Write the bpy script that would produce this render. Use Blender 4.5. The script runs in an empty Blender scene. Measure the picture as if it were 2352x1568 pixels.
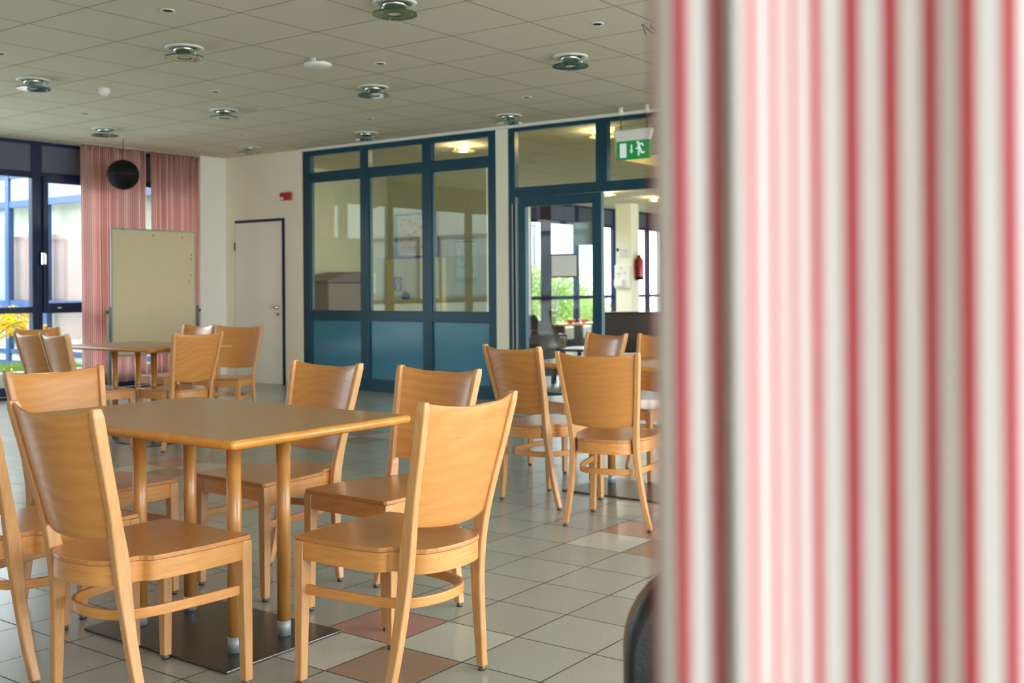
import bpy, bmesh, math, random
from mathutils import Vector, Matrix
random.seed(7)
SC = bpy.context.scene
COL = SC.collection
PI = math.pi

# ------------------------------------------------------------------ camera
TH = math.radians(54.0)          # room x axis lies 54 deg left of the camera's own x axis
ROLL = math.radians(-0.401)
EYE = 1.177
CEIL = 2.84
cd = bpy.data.cameras.new('camera'); cam = bpy.data.objects.new('camera', cd); COL.objects.link(cam)
def c2r(x, y, z): return Vector((x*math.cos(TH)+y*math.sin(TH), -x*math.sin(TH)+y*math.cos(TH), z))
R_ = c2r(math.cos(ROLL), 0, math.sin(ROLL)); U_ = c2r(-math.sin(ROLL), 0, math.cos(ROLL)); F_ = c2r(0, 1, 0)
cam.matrix_world = Matrix(((R_.x, U_.x, -F_.x, 0), (R_.y, U_.y, -F_.y, 0), (R_.z, U_.z, -F_.z, EYE), (0, 0, 0, 1)))
cd.sensor_width = 36; cd.lens = 2492/2352*36; cd.shift_y = -(784-659)/2352
cd.clip_start = 0.02; cd.clip_end = 200
cd.dof.use_dof = True; cd.dof.focus_distance = 3.3; cd.dof.aperture_fstop = 5.3
SC.camera = cam

# ------------------------------------------------------------------ light and exposure
w = bpy.data.worlds.new('world'); SC.world = w; w.use_nodes = True
nt = w.node_tree; bg = nt.nodes['Background']
tc = nt.nodes.new('ShaderNodeTexCoord'); sx = nt.nodes.new('ShaderNodeSeparateXYZ'); rp = nt.nodes.new('ShaderNodeValToRGB')
nt.links.new(tc.outputs['Generated'], sx.inputs[0]); nt.links.new(sx.outputs['Z'], rp.inputs[0])
rp.color_ramp.elements[0].position = 0.0; rp.color_ramp.elements[0].color = (0.93, 0.96, 1.0, 1)
rp.color_ramp.elements[1].position = 0.7; rp.color_ramp.elements[1].color = (0.72, 0.86, 1.0, 1)
nt.links.new(rp.outputs[0], bg.inputs[0]); bg.inputs[1].default_value = 5.2
def portal(name, loc, rot, sx_, sy_):
    l = bpy.data.lights.new(name, 'AREA'); l.shape = 'RECTANGLE'; l.size = sx_; l.size_y = sy_; l.cycles.is_portal = True
    o = bpy.data.objects.new(name, l); o.location = loc; o.rotation_euler = rot; COL.objects.link(o)
portal('portal_north', (3.6, 11.62, 1.4), (-PI/2, 0, 0), 10.2, 2.4)
portal('portal_south', (3.7, -2.15, 1.5), (PI/2, 0, 0), 10.4, 2.3)
portal('portal_lounge_right', (15.9, 1.3, 1.5), (PI/2, 0, 0), 13.2, 2.3)
portal('portal_lounge', (18.4, 12.15, 1.4), (-PI/2, 0, 0), 7.0, 2.4)
vs = SC.view_settings; vs.view_transform = 'Standard'; vs.look = 'None'; vs.exposure = 1.35; vs.gamma = 1.0; vs.use_curve_mapping = False
cy = SC.cycles
cy.max_bounces = 12; cy.diffuse_bounces = 6; cy.glossy_bounces = 4; cy.transmission_bounces = 6; cy.transparent_max_bounces = 16
cy.caustics_reflective = False; cy.caustics_refractive = False; cy.sample_clamp_indirect = 6.0
try:
    cy.use_denoising = True; cy.denoiser = 'OPENIMAGEDENOISE'
except Exception: pass

# ------------------------------------------------------------------ materials
def lin(c):
    return tuple(((v/255)/12.92 if v/255 <= .04045 else ((v/255+.055)/1.055)**2.4) for v in c)+(1,)
MATS = {}
def mat(name, rgb, rough=.5, metal=0., coat=0., spec=None, bump=None, noise=None, emit=None, trans=0.):
    m = bpy.data.materials.new(name); m.use_nodes = True; n = m.node_tree.nodes; l = m.node_tree.links
    p = n['Principled BSDF']; p.inputs['Base Color'].default_value = lin(rgb); p.inputs['Roughness'].default_value = rough
    p.inputs['Metallic'].default_value = metal; p.inputs['Coat Weight'].default_value = coat; p.inputs['Coat Roughness'].default_value = .15
    if spec is not None: p.inputs['Specular IOR Level'].default_value = spec
    if noise:        # (scale, amount) of mottled tone
        t = n.new('ShaderNodeTexCoord'); z = n.new('ShaderNodeTexNoise'); z.inputs['Scale'].default_value = noise[0]; z.inputs['Detail'].default_value = 4
        r = n.new('ShaderNodeMapRange'); r.inputs['To Min'].default_value = 1-noise[1]; r.inputs['To Max'].default_value = 1+noise[1]
        r.inputs['From Min'].default_value = .3; r.inputs['From Max'].default_value = .7
        h = n.new('ShaderNodeHueSaturation'); h.inputs['Color'].default_value = lin(rgb)
        l.new(t.outputs['Object'], z.inputs['Vector']); l.new(z.outputs['Fac'], r.inputs['Value']); l.new(r.outputs[0], h.inputs['Value']); l.new(h.outputs[0], p.inputs['Base Color'])
    if bump:         # (scale, strength)
        t = n.new('ShaderNodeTexCoord'); z = n.new('ShaderNodeTexNoise'); z.inputs['Scale'].default_value = bump[0]; z.inputs['Detail'].default_value = 3
        b = n.new('ShaderNodeBump'); b.inputs['Strength'].default_value = bump[1]; b.inputs['Distance'].default_value = .002
        l.new(t.outputs['Object'], z.inputs['Vector']); l.new(z.outputs['Fac'], b.inputs['Height']); l.new(b.outputs[0], p.inputs['Normal'])
    if emit: p.inputs['Emission Color'].default_value = lin(emit[0]); p.inputs['Emission Strength'].default_value = emit[1]
    MATS[name] = m; return m
def nodes(m): return m.node_tree.nodes, m.node_tree.links, m.node_tree.nodes['Principled BSDF']
def M(n, op, l, a, b=None, c=None):
    k = n.new('ShaderNodeMath'); k.operation = op
    for i, v in enumerate((a, b, c)):
        if v is None: continue
        if isinstance(v, (int, float)): k.inputs[i].default_value = v
        else: l.new(v, k.inputs[i])
    return k.outputs[0]
def wood(name, a, b, scale=(2, 30, 30), rings=0., rough=.38, coat=.25, seed=0.):
    """beech: stretched fine grain between two tones, optional cathedral rings"""
    m = mat(name, a, rough, coat=coat); n, l, p = nodes(m)
    t = n.new('ShaderNodeTexCoord'); oi = n.new('ShaderNodeObjectInfo')
    off = n.new('ShaderNodeVectorMath'); off.operation = 'ADD'
    cmb = n.new('ShaderNodeCombineXYZ'); mul = M(n, 'MULTIPLY', l, oi.outputs['Random'], 9.0)
    for i in range(3): l.new(mul, cmb.inputs[i])
    l.new(t.outputs['Object'], off.inputs[0]); l.new(cmb.outputs[0], off.inputs[1])
    mp = n.new('ShaderNodeMapping'); mp.inputs['Scale'].default_value = scale; l.new(off.outputs[0], mp.inputs['Vector'])
    z = n.new('ShaderNodeTexNoise'); z.inputs['Scale'].default_value = 4; z.inputs['Detail'].default_value = 6; z.inputs['Roughness'].default_value = .6
    l.new(mp.outputs[0], z.inputs['Vector']); fac = z.outputs['Fac']
    if rings:
        mp2 = n.new('ShaderNodeMapping'); mp2.inputs['Scale'].default_value = (2.2, 1.0, 4.0); l.new(off.outputs[0], mp2.inputs['Vector'])
        z2 = n.new('ShaderNodeTexNoise'); z2.inputs['Scale'].default_value = 1.0; z2.inputs['Detail'].default_value = 2.2; z2.inputs['Roughness'].default_value = .45; l.new(mp2.outputs[0], z2.inputs['Vector'])
        sz = n.new('ShaderNodeSeparateXYZ'); l.new(t.outputs['Object'], sz.inputs[0])
        ph = M(n, 'ADD', l, M(n, 'MULTIPLY', l, sz.outputs['Z'], 150.0), M(n, 'MULTIPLY', l, z2.outputs['Fac'], 46.0))
        sn_ = M(n, 'MULTIPLY', l, M(n, 'ADD', l, M(n, 'SINE', l, ph), 1.0), .5)
        amp = M(n, 'MULTIPLY', l, M(n, 'ADD', l, M(n, 'MULTIPLY', l, oi.outputs['Random'], .6), .25), rings)
        fac = M(n, 'ADD', l, M(n, 'MULTIPLY', l, M(n, 'SUBTRACT', l, fac, .5), .5), M(n, 'ADD', l, .48, M(n, 'MULTIPLY', l, M(n, 'SUBTRACT', l, sn_, .5), amp)))
    r = n.new('ShaderNodeMapRange'); r.inputs['From Min'].default_value = .3; r.inputs['From Max'].default_value = .75; l.new(fac, r.inputs['Value'])
    mx = n.new('ShaderNodeMix'); mx.data_type = 'RGBA'; mx.inputs['A'].default_value = lin(a); mx.inputs['B'].default_value = lin(b)
    l.new(r.outputs[0], mx.inputs['Factor'])
    hv = n.new('ShaderNodeHueSaturation'); l.new(mx.outputs['Result'], hv.inputs['Color'])
    rr = n.new('ShaderNodeMapRange'); rr.inputs['To Min'].default_value = .95; rr.inputs['To Max'].default_value = 1.05; l.new(oi.outputs['Random'], rr.inputs['Value'])
    l.new(rr.outputs[0], hv.inputs['Value']); l.new(hv.outputs[0], p.inputs['Base Color'])
    return m
def grid_lines(n, l, x, y, px, py, ox, oy, wdt):
    out = None
    for c, pp, oo in ((x, px, ox), (y, py, oy)):
        f = M(n, 'FRACT', l, M(n, 'DIVIDE', l, M(n, 'SUBTRACT', l, c, oo-100*pp), pp))
        d = M(n, 'MULTIPLY', l, M(n, 'SUBTRACT', l, .5, M(n, 'ABSOLUTE', l, M(n, 'SUBTRACT', l, f, .5))), pp)
        g = M(n, 'LESS_THAN', l, d, wdt/2)
        out = g if out is None else M(n, 'MAXIMUM', l, out, g)
    return out

WOOD_FRAME = wood('beech_frame', (212, 158, 104), (192, 134, 80), (30, 30, 2.0))
WOOD_PLY = wood('beech_plywood', (206, 142, 76), (184, 116, 54), (2.0, 8, 34), rings=.22, rough=.33, coat=.3)
WOOD_SEAT = wood('beech_seat', (196, 136, 80), (174, 112, 58), (24, 2.0, 20), rough=.3, coat=.3)
WOOD_BENT = wood('beech_bentwood', (216, 152, 84), (196, 126, 60), (3, 3, 30))
WOOD_TOP = wood('table_veneer', (182, 138, 90), (162, 118, 72), (40, 3, 10), rough=.3, coat=.12)
WOOD_EDGE = wood('table_edge', (214, 148, 62), (190, 120, 44), (6, 6, 20), rough=.35)
WOOD_LEG = wood('table_leg', (208, 148, 78), (184, 120, 56), (14, 14, 1.5), rough=.35)
STEEL = mat('brushed_steel', (96, 92, 86), .32, metal=.85, noise=(3, .12))
STEEL_EDGE = mat('steel_edge', (60, 46, 38), .6, metal=.4)
ALU = mat('aluminium', (160, 166, 170), .5, metal=.35)
CHROME = mat('chrome', (215, 218, 214), .08, metal=1.)
GLIDE = mat('glide', (90, 88, 84), .4, metal=.5)
WALL = mat('wall_paint', (240, 234, 211), .75, bump=(140, .12))
WALLW = mat('wall_white', (236, 233, 224), .75)
CORR = mat('corridor_paint', (204, 202, 182), .7)
DOORW = mat('door_white', (234, 235, 222), .5)
BLUE = mat('frame_blue', (6, 60, 80), .34, spec=.4)
BLUED = mat('frame_navy_shaded', (10, 30, 66), .38, spec=.35)  # frame blue darkened: the window wall's shade is put into the colour
BLUEP = mat('panel_blue', (36, 116, 142), .25, coat=.3, noise=(1.2, .04))
GREYP = mat('blind_panel_grey', (84, 90, 106), .6, noise=(90, .05))
BLUEX = mat('frame_blue_outside', (24, 58, 104), .4)
BLACK = mat('black_plastic', (9, 9, 9), .7, spec=.2)
LEATHER = mat('black_leather', (24, 22, 23), .38, bump=(180, .35))
LEATHERB = mat('brown_leather', (50, 40, 36), .35, bump=(120, .3))
STITCH = mat('stitching', (150, 140, 130), .8)
WHITEP = mat('white_plastic', (232, 230, 222), .4)
GREYPOST = mat('grey_metal', (92, 92, 90), .4, metal=.5)
PIN = mat('pinboard_felt', (204, 186, 154), .9, noise=(60, .05), bump=(300, .3))
RED = mat('alarm_red', (176, 22, 26), .35, coat=.3)
GREEN = mat('exit_green', (0, 138, 66), .4, emit=((0, 138, 66), .12))
EXITW = mat('exit_white', (226, 228, 232), .4, emit=((226, 228, 232), .12))
CREAM = mat('cream_metal', (228, 214, 164), .45)
SIGNRED = mat('hose_sign_red', (140, 34, 40), .4)
PAPER = mat('paper', (238, 238, 230), .7)
INK = mat('ink', (60, 66, 78), .7)
SKIRT = mat('ledge_white', (214, 216, 210), .4)
TAN = mat('poster_tan', (206, 178, 128), .7, noise=(9, .12))
SEPIA = mat('poster_ink', (120, 92, 60), .8)
DARKW = mat('dark_wood_table', (58, 46, 36), .3)
FACADE = mat('facade_white', (172, 174, 172), .8)
FACADEC = mat('facade_cream', (176, 170, 146), .8)
LAWN = mat('lawn', (96, 116, 44), .9, noise=(8, .3))
BLINDX = mat('blind_white', (140, 146, 160), .6)
YEL = mat('petal_yellow', (246, 206, 30), .6)
BARK = mat('bark', (92, 74, 54), .9)
def translucent(m, rgb, k=.45):
    n, l, p = nodes(m); t = n.new('ShaderNodeBsdfTranslucent'); t.inputs[0].default_value = lin(rgb)
    ms = n.new('ShaderNodeMixShader'); ms.inputs[0].default_value = k; l.new(p.outputs[0], ms.inputs[1]); l.new(t.outputs[0], ms.inputs[2]); l.new(ms.outputs[0], n['Material Output'].inputs['Surface'])
translucent(YEL, (255, 214, 30))
def leafmat(name, a, b):
    m = mat(name, a, .55); n, l, p = nodes(m)
    t = n.new('ShaderNodeTexCoord'); z = n.new('ShaderNodeTexNoise'); z.inputs['Scale'].default_value = 7; l.new(t.outputs['Object'], z.inputs['Vector'])
    mx = n.new('ShaderNodeMix'); mx.data_type = 'RGBA'; mx.inputs['A'].default_value = lin(a); mx.inputs['B'].default_value = lin(b)
    r = n.new('ShaderNodeMapRange'); r.inputs['From Min'].default_value = .35; r.inputs['From Max'].default_value = .65; l.new(z.outputs['Fac'], r.inputs['Value'])
    l.new(r.outputs[0], mx.inputs['Factor']); l.new(mx.outputs['Result'], p.inputs['Base Color']); translucent(m, b, .4); return m
LEAF1 = leafmat('leaf_bright', (96, 128, 26), (130, 152, 44)); LEAF2 = leafmat('leaf_deep', (44, 76, 24), (84, 116, 34)); LEAF3 = leafmat('leaf_pale', (112, 130, 62), (146, 156, 84))
def glassmat(name, tint, refl, rough=.0):
    """thin pane: clear with a mirror reflection that grows at grazing angles"""
    m = bpy.data.materials.new(name); m.use_nodes = True; n = m.node_tree.nodes; l = m.node_tree.links
    n.remove(n['Principled BSDF']); out = n['Material Output']
    t = n.new('ShaderNodeBsdfTransparent'); t.inputs[0].default_value = lin(tint)
    g = n.new('ShaderNodeBsdfGlossy'); g.inputs['Roughness'].default_value = rough; g.inputs['Color'].default_value = (1, 1, 1, 1)
    ge = n.new('ShaderNodeNewGeometry'); dt = n.new('ShaderNodeVectorMath'); dt.operation = 'DOT_PRODUCT'
    l.new(ge.outputs['Normal'], dt.inputs[0]); l.new(ge.outputs['Incoming'], dt.inputs[1])
    co = M(n, 'SUBTRACT', l, 1.0, M(n, 'ABSOLUTE', l, dt.outputs['Value']))
    fr = M(n, 'ADD', l, .04, M(n, 'MULTIPLY', l, .96, M(n, 'POWER', l, co, 5.0)))   # Schlick, same from either side
    k = M(n, 'MINIMUM', l, M(n, 'MULTIPLY', l, fr, refl), 1.0)
    mx = n.new('ShaderNodeMixShader'); l.new(k, mx.inputs[0]); l.new(t.outputs[0], mx.inputs[1]); l.new(g.outputs[0], mx.inputs[2]); l.new(mx.outputs[0], out.inputs['Surface'])
    return m
GLASS = glassmat('window_glass', (250, 253, 252), 1.0)
GLASSP = glassmat('partition_glass', (242, 244, 232), 1.15)
GLASSG = glassmat('green_glass', (200, 224, 212), 1.3, .04)
GLASSE = mat('glass_edge_green', (40, 74, 60), .2)
LAMPON = mat('lamp_lit', (255, 226, 150), .4, emit=((255, 214, 120), 1.6))
LAMPONG = mat('lamp_lit_glass', (240, 232, 170), .3, emit=((240, 226, 140), .35))
SOFFITGLOW = mat('soffit_painted_glow', (250, 224, 160), .5, emit=((246, 208, 130), .30))  # warm light on the soffit, put into colour and emission

# floor: 30 cm speckled stone tiles with a repeating two-by-two accent
FLOORM = mat('floor_tiles', (170, 168, 158), .28, spec=.5); n, l, p = nodes(FLOORM)
geo = n.new('ShaderNodeNewGeometry'); sp = n.new('ShaderNodeSeparateXYZ'); l.new(geo.outputs['Position'], sp.inputs[0])
FX, FY, TS = 2.660, 1.837, .3003
u = M(n, 'DIVIDE', l, M(n, 'SUBTRACT', l, sp.outputs['X'], FX), TS); v = M(n, 'DIVIDE', l, M(n, 'SUBTRACT', l, sp.outputs['Y'], FY), TS)
iu = M(n, 'FLOOR', l, u); iv = M(n, 'FLOOR', l, v)
gl = grid_lines(n, l, sp.outputs['X'], sp.outputs['Y'], TS, TS, FX, FY, .0055)
wn = n.new('ShaderNodeTexWhiteNoise'); wn.noise_dimensions = '2D'; cb = n.new('ShaderNodeCombineXYZ'); l.new(iu, cb.inputs[0]); l.new(iv, cb.inputs[1]); l.new(cb.outputs[0], wn.inputs['Vector'])
sn = n.new('ShaderNodeTexNoise'); sn.inputs['Scale'].default_value = 260; sn.inputs['Detail'].default_value = 2; l.new(geo.outputs['Position'], sn.inputs['Vector'])
cn = n.new('ShaderNodeTexNoise'); cn.inputs['Scale'].default_value = 1.3; l.new(geo.outputs['Position'], cn.inputs['Vector'])
val = M(n, 'ADD', l, M(n, 'ADD', l, M(n, 'MULTIPLY', l, wn.outputs['Value'], .09), M(n, 'MULTIPLY', l, sn.outputs['Fac'], .7)), M(n, 'ADD', l, M(n, 'MULTIPLY', l, cn.outputs['Fac'], .12), .46))
mu = M(n, 'FLOORED_MODULO', l, iu, 6.0); mv = M(n, 'FLOORED_MODULO', l, iv, 12.0)
def eq(a, k): return M(n, 'COMPARE', l, a, float(k), .1)
def both(a, b): return M(n, 'MULTIPLY', l, a, b)
pink = both(eq(mu, 0), eq(mv, 2)); brown = both(eq(mu, 5), eq(mv, 1)); light = M(n, 'MAXIMUM', l, both(eq(mu, 5), eq(mv, 2)), both(eq(mu, 0), eq(mv, 1)))
cur = lin((164, 162, 152))
prev = None
for fac, c in ((pink, (176, 132, 114)), (brown, (158, 130, 108)), (light, (190, 186, 172)), (gl, (66, 54, 46))):
    mx = n.new('ShaderNodeMix'); mx.data_type = 'RGBA'; l.new(fac, mx.inputs['Factor']); mx.inputs['B'].default_value = lin(c)
    if prev is None: mx.inputs['A'].default_value = cur
    else: l.new(prev, mx.inputs['A'])
    prev = mx.outputs['Result']
hs = n.new('ShaderNodeHueSaturation'); l.new(prev, hs.inputs['Color']); l.new(val, hs.inputs['Value']); l.new(hs.outputs[0], p.inputs['Base Color'])
rg = M(n, 'ADD', l, M(n, 'MULTIPLY', l, gl, .5), M(n, 'ADD', l, M(n, 'MULTIPLY', l, sn.outputs['Fac'], .15), .17)); l.new(rg, p.inputs['Roughness'])
bp = n.new('ShaderNodeBump'); bp.inputs['Strength'].default_value = .5; bp.inputs['Distance'].default_value = .002
l.new(M(n, 'SUBTRACT', l, 1.0, gl), bp.inputs['Height']); l.new(bp.outputs[0], p.inputs['Normal'])

# ceiling: 62.5 cm mineral tiles
CEILM = mat('ceiling_tiles', (206, 198, 178), .85); n, l, p = nodes(CEILM)
geo = n.new('ShaderNodeNewGeometry'); sp = n.new('ShaderNodeSeparateXYZ'); l.new(geo.outputs['Position'], sp.inputs[0])
gl = grid_lines(n, l, sp.outputs['X'], sp.outputs['Y'], .625, .625, 3.7055, 5.7827, .009)
sn = n.new('ShaderNodeTexNoise'); sn.inputs['Scale'].default_value = 220; l.new(geo.outputs['Position'], sn.inputs['Vector'])
mx = n.new('ShaderNodeMix'); mx.data_type = 'RGBA'; mx.inputs['A'].default_value = lin((216, 207, 186)); mx.inputs['B'].default_value = lin((112, 100, 84)); l.new(gl, mx.inputs['Factor'])
hs = n.new('ShaderNodeHueSaturation'); l.new(mx.outputs['Result'], hs.inputs['Color']); l.new(M(n, 'ADD', l, M(n, 'MULTIPLY', l, sn.outputs['Fac'], .2), .9), hs.inputs['Value']); l.new(hs.outputs[0], p.inputs['Base Color'])

def stripes(name, period, duty, red, white, trans=.35):
    m = bpy.data.materials.new(name); m.use_nodes = True; n = m.node_tree.nodes; l = m.node_tree.links
    p = n['Principled BSDF']; out = n['Material Output']
    uv = n.new('ShaderNodeUVMap'); s = n.new('ShaderNodeSeparateXYZ'); l.new(uv.outputs[0], s.inputs[0])
    f = M(n, 'FRACT', l, M(n, 'DIVIDE', l, s.outputs['X'], period))
    d = M(n, 'ABSOLUTE', l, M(n, 'SUBTRACT', l, f, .5))
    r = n.new('ShaderNodeMapRange'); r.interpolation_type = 'SMOOTHSTEP'; l.new(d, r.inputs['Value']); r.inputs['From Min'].default_value = duty/2-.04; r.inputs['From Max'].default_value = duty/2+.04
    r.inputs['To Min'].default_value = 1; r.inputs['To Max'].default_value = 0
    mx = n.new('ShaderNodeMix'); mx.data_type = 'RGBA'; mx.inputs['A'].default_value = lin(white); mx.inputs['B'].default_value = lin(red); l.new(r.outputs[0], mx.inputs['Factor'])
    l.new(mx.outputs['Result'], p.inputs['Base Color']); p.inputs['Roughness'].default_value = .85
    t = n.new('ShaderNodeBsdfTranslucent'); l.new(mx.outputs['Result'], t.inputs[0])
    ms = n.new('ShaderNodeMixShader'); ms.inputs[0].default_value = trans; l.new(p.outputs[0], ms.inputs[1]); l.new(t.outputs[0], ms.inputs[2]); l.new(ms.outputs[0], out.inputs['Surface'])
    return m

# ------------------------------------------------------------------ helpers
class MB:
    def __init__(s): s.b = bmesh.new(); s.smooth = False
    def box(s, x0, x1, y0, y1, z0, z1, mi=0):
        vs_ = [s.b.verts.new(p) for p in ((x0, y0, z0), (x1, y0, z0), (x1, y1, z0), (x0, y1, z0), (x0, y0, z1), (x1, y0, z1), (x1, y1, z1), (x0, y1, z1))]
        for f in ((0, 3, 2, 1), (4, 5, 6, 7), (0, 1, 5, 4), (1, 2, 6, 5), (2, 3, 7, 6), (3, 0, 4, 7)):
            s.b.faces.new([vs_[i] for i in f]).material_index = mi
        return s
    def rbox(s, x0, x1, y0, y1, z0, z1, r, seg=3, mi=0):
        t = bmesh.new(); bmesh.ops.create_cube(t, size=1)
        for v in t.verts: v.co = Vector(((x0+x1)/2+v.co.x*(x1-x0), (y0+y1)/2+v.co.y*(y1-y0), (z0+z1)/2+v.co.z*(z1-z0)))
        bmesh.ops.bevel(t, geom=t.edges[:]+t.verts[:], offset=r, segments=seg, affect='EDGES', profile=.5)
        s.merge(t, mi); return s
    def merge(s, t, mi=0):
        mp = {}
        for v in t.verts: mp[v] = s.b.verts.new(v.co)
        for f in t.faces:
            g = s.b.faces.new([mp[v] for v in f.verts]); g.smooth = f.smooth; g.material_index = mi
        t.free()
    def prism(s, pts, z0, z1, mi=0, side=None, smooth_side=False):
        a = [s.b.verts.new((x, y, z0)) for x, y in pts]; b = [s.b.verts.new((x, y, z1)) for x, y in pts]; k = len(pts)
        s.b.faces.new(list(reversed(a))).material_index = mi; s.b.faces.new(b).material_index = mi
        for i in range(k):
            f = s.b.faces.new((a[i], a[(i+1) % k], b[(i+1) % k], b[i])); f.material_index = mi if side is None else side; f.smooth = smooth_side
        return s
    def loft(s, rings, cap=True, mi=0, smooth=True, closed=True):
        R = [[s.b.verts.new(p) for p in r] for r in rings]; k = len(R[0])
        for a, b in zip(R[:-1], R[1:]):
            for i in range(k if closed else k-1):
                f = s.b.faces.new((a[i], a[(i+1) % k], b[(i+1) % k], b[i])); f.smooth = smooth; f.material_index = mi
        if cap and closed:
            s.b.faces.new(list(reversed(R[0]))).material_index = mi; s.b.faces.new(R[-1]).material_index = mi
        return s
    def cyl(s, c, r, h, seg=24, r2=None, axis='z', mi=0, cap=True):
        r2 = r if r2 is None else r2; rings = []
        for rr, t in ((r, 0), (r2, h)):
            ring = []
            for i in range(seg):
                a = 2*PI*i/seg; q = (rr*math.cos(a), rr*math.sin(a), t)
                if axis == 'x': q = (t, rr*math.cos(a), rr*math.sin(a))
                if axis == 'y': q = (rr*math.sin(a), t, rr*math.cos(a))
                ring.append((c[0]+q[0], c[1]+q[1], c[2]+q[2]))
            rings.append(ring)
        return s.loft(rings, cap, mi)
    def lathe(s, prof, c=(0, 0, 0), seg=32, mi=0, cap=True):
        rings = [[(c[0]+r*math.cos(2*PI*i/seg), c[1]+r*math.sin(2*PI*i/seg), c[2]+z) for i in range(seg)] for r, z in prof]
        return s.loft(rings, cap, mi)
    def tube(s, pts, r, seg=8, mi=0):
        pts = [Vector(p) for p in pts]; rings = []; up = Vector((0, 0, 1))
        for i, p in enumerate(pts):
            d = (pts[min(i+1, len(pts)-1)]-pts[max(i-1, 0)]).normalized()
            a = d.cross(up if abs(d.z) < .9 else Vector((1, 0, 0))).normalized(); b = d.cross(a)
            rr = r[i] if isinstance(r, (list, tuple)) else r
            rings.append([p+a*rr*math.cos(2*PI*k/seg)+b*rr*math.sin(2*PI*k/seg) for k in range(seg)])
        return s.loft(rings, True, mi)
    def build(s, name, m, parent=None, bevel=0, seg=2, angle=35, smooth=False):
        bmesh.ops.recalc_face_normals(s.b, faces=s.b.faces[:])
        if smooth:
            for f in s.b.faces: f.smooth = True
        me = bpy.data.meshes.new(name); s.b.to_mesh(me); s.b.free()
        for k in (m if isinstance(m, (list, tuple)) else [m]): me.materials.append(k)
        o = bpy.data.objects.new(name, me); COL.objects.link(o)
        if parent: o.parent = parent
        if bevel:
            md = o.modifiers.new('bevel', 'BEVEL'); md.width = bevel; md.segments = seg; md.limit_method = 'ANGLE'; md.angle_limit = math.radians(angle)
        return o
def tag(o, label, cat, group=None):
    o['label'] = label; o['category'] = cat
    if group: o['group'] = group
    return o
def thing(name, label, cat, loc=(0, 0, 0), rz=0, group=None):
    o = bpy.data.objects.new(name, None); o.empty_display_size = .1; COL.objects.link(o); o.location = loc; o.rotation_euler = (0, 0, rz)
    return tag(o, label, cat, group)
def struct(o): o['kind'] = 'structure'; return o
def sempty(name, loc=(0, 0, 0)):
    o = bpy.data.objects.new(name, None); COL.objects.link(o); o.location = loc; return struct(o)
KIDS = {}
def copy_tree(o, parent=None):
    c = o.copy(); COL.objects.link(c)
    if parent: c.parent = parent; c.matrix_parent_inverse = o.matrix_parent_inverse.copy()
    for ch in [k for k in bpy.data.objects if k.parent == o]: copy_tree(ch, c)
    return c
def catmull(pts, n=6):
    P = [Vector(p) for p in pts]; P = [P[0]*2-P[1]]+P+[P[-1]*2-P[-2]]; out = []
    for i in range(1, len(P)-2):
        for k in range(n):
            t = k/n; a, b, c, d = P[i-1], P[i], P[i+1], P[i+2]
            out.append(.5*((2*b)+(-a+c)*t+(2*a-5*b+4*c-d)*t*t+(-a+3*b-3*c+d)*t**3))
    out.append(P[-2]); return out

# ------------------------------------------------------------------ room shell
XE, YN, XW, YS = 9.05, 11.45, -1.6, -2.0
struct(MB().box(XW-.2, 23, YS-.2, 12.2, -.12, 0).build('floor', FLOORM))
struct(MB().box(XW-.2, 23, YS-.2, 12.3, CEIL, CEIL+.15).build('ceiling', CEILM))
struct(MB().box(XW-.2, XW, YS-.2, YN+.2, 0, CEIL).build('wall_west', WALLW))
# east wall around the white door, the glazed screen and the double door
e = MB()
e.box(XE, XE+.14, 10.90, YN+.1, 0, CEIL)
e.box(XE, XE+.14, 9.68, 9.985, 0, CEIL)
e.box(XE, XE+.14, 9.985, 10.90, 2.035, CEIL)
e.box(XE, XE+.14, 6.62, 6.775, 0, CEIL)
e.box(XE, XE+.14, 6.775, 9.68, 2.815, CEIL)
e.box(XE, XE+.14, 4.42, 6.62, 2.825, CEIL)
e.box(XE, XE+.14, YS, 4.42, 0, CEIL)
struct(e.build('wall_east', WALL))
struct(MB().box(8.66, 9.05, 11.08, YN+.05, 0, CEIL).build('wall_pier', WALLW))
struct(MB().box(9.035, 9.05, 10.92, 11.08, 0, .07).box(9.035, 9.05, 9.68, 9.96, 0, .07).box(9.03, 9.05, 6.62, 6.775, 0, .09).build('baseboard_east', SKIRT))
# small light fillet along the ceiling above the screens
struct(MB().box(9.02, 9.05, 4.42, 9.70, 2.812, CEIL).build('trim_1', WALLW))

def window_row(name, y0, y1, xs, zs, navy, glassm, panel=True, ledge=True, inward=-1):
    """a fixed glazed wall along x: posts at xs, rails at heights zs"""
    root = sempty(name, ((xs[0]+xs[-1])/2, (y0+y1)/2, 0))
    ox, oy = root.location.x, root.location.y
    f = MB()
    for x in xs: f.box(x-.06-ox, x+.06-ox, y0-oy, y1-oy, 0, CEIL)
    for a, b in zs: f.box(xs[0]-ox, xs[-1]-ox, y0-oy+.012, y1-oy-.012, a, b)
    fr = f.build('window_frame', navy, root, bevel=.004)
    for a, b in zip(xs[:-1], xs[1:]):
        ym = (y0+y1)/2-oy
        MB().box(a+.06-ox, b-.06-ox, ym-.004, ym+.004, .27, .93).build('glass_pane', glassm, root)
        MB().box(a+.06-ox, b-.06-ox, ym-.004, ym+.004, .99, 2.435).build('glass_pane', glassm, root)
        if panel: MB().box(a+.06-ox, b-.06-ox, ym-.02, ym+.01, 2.50, 2.82).build('blind_panel', GREYP, root)
    return root
NX = [-1.54, -.27, .73, 1.72, 2.71, 3.70, 4.69, 5.68, 6.68, 7.67, 8.64]
RAILS = [(2.80, CEIL), (2.43, 2.50), (.925, .995), (.24, .285), (0, .13)]
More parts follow.
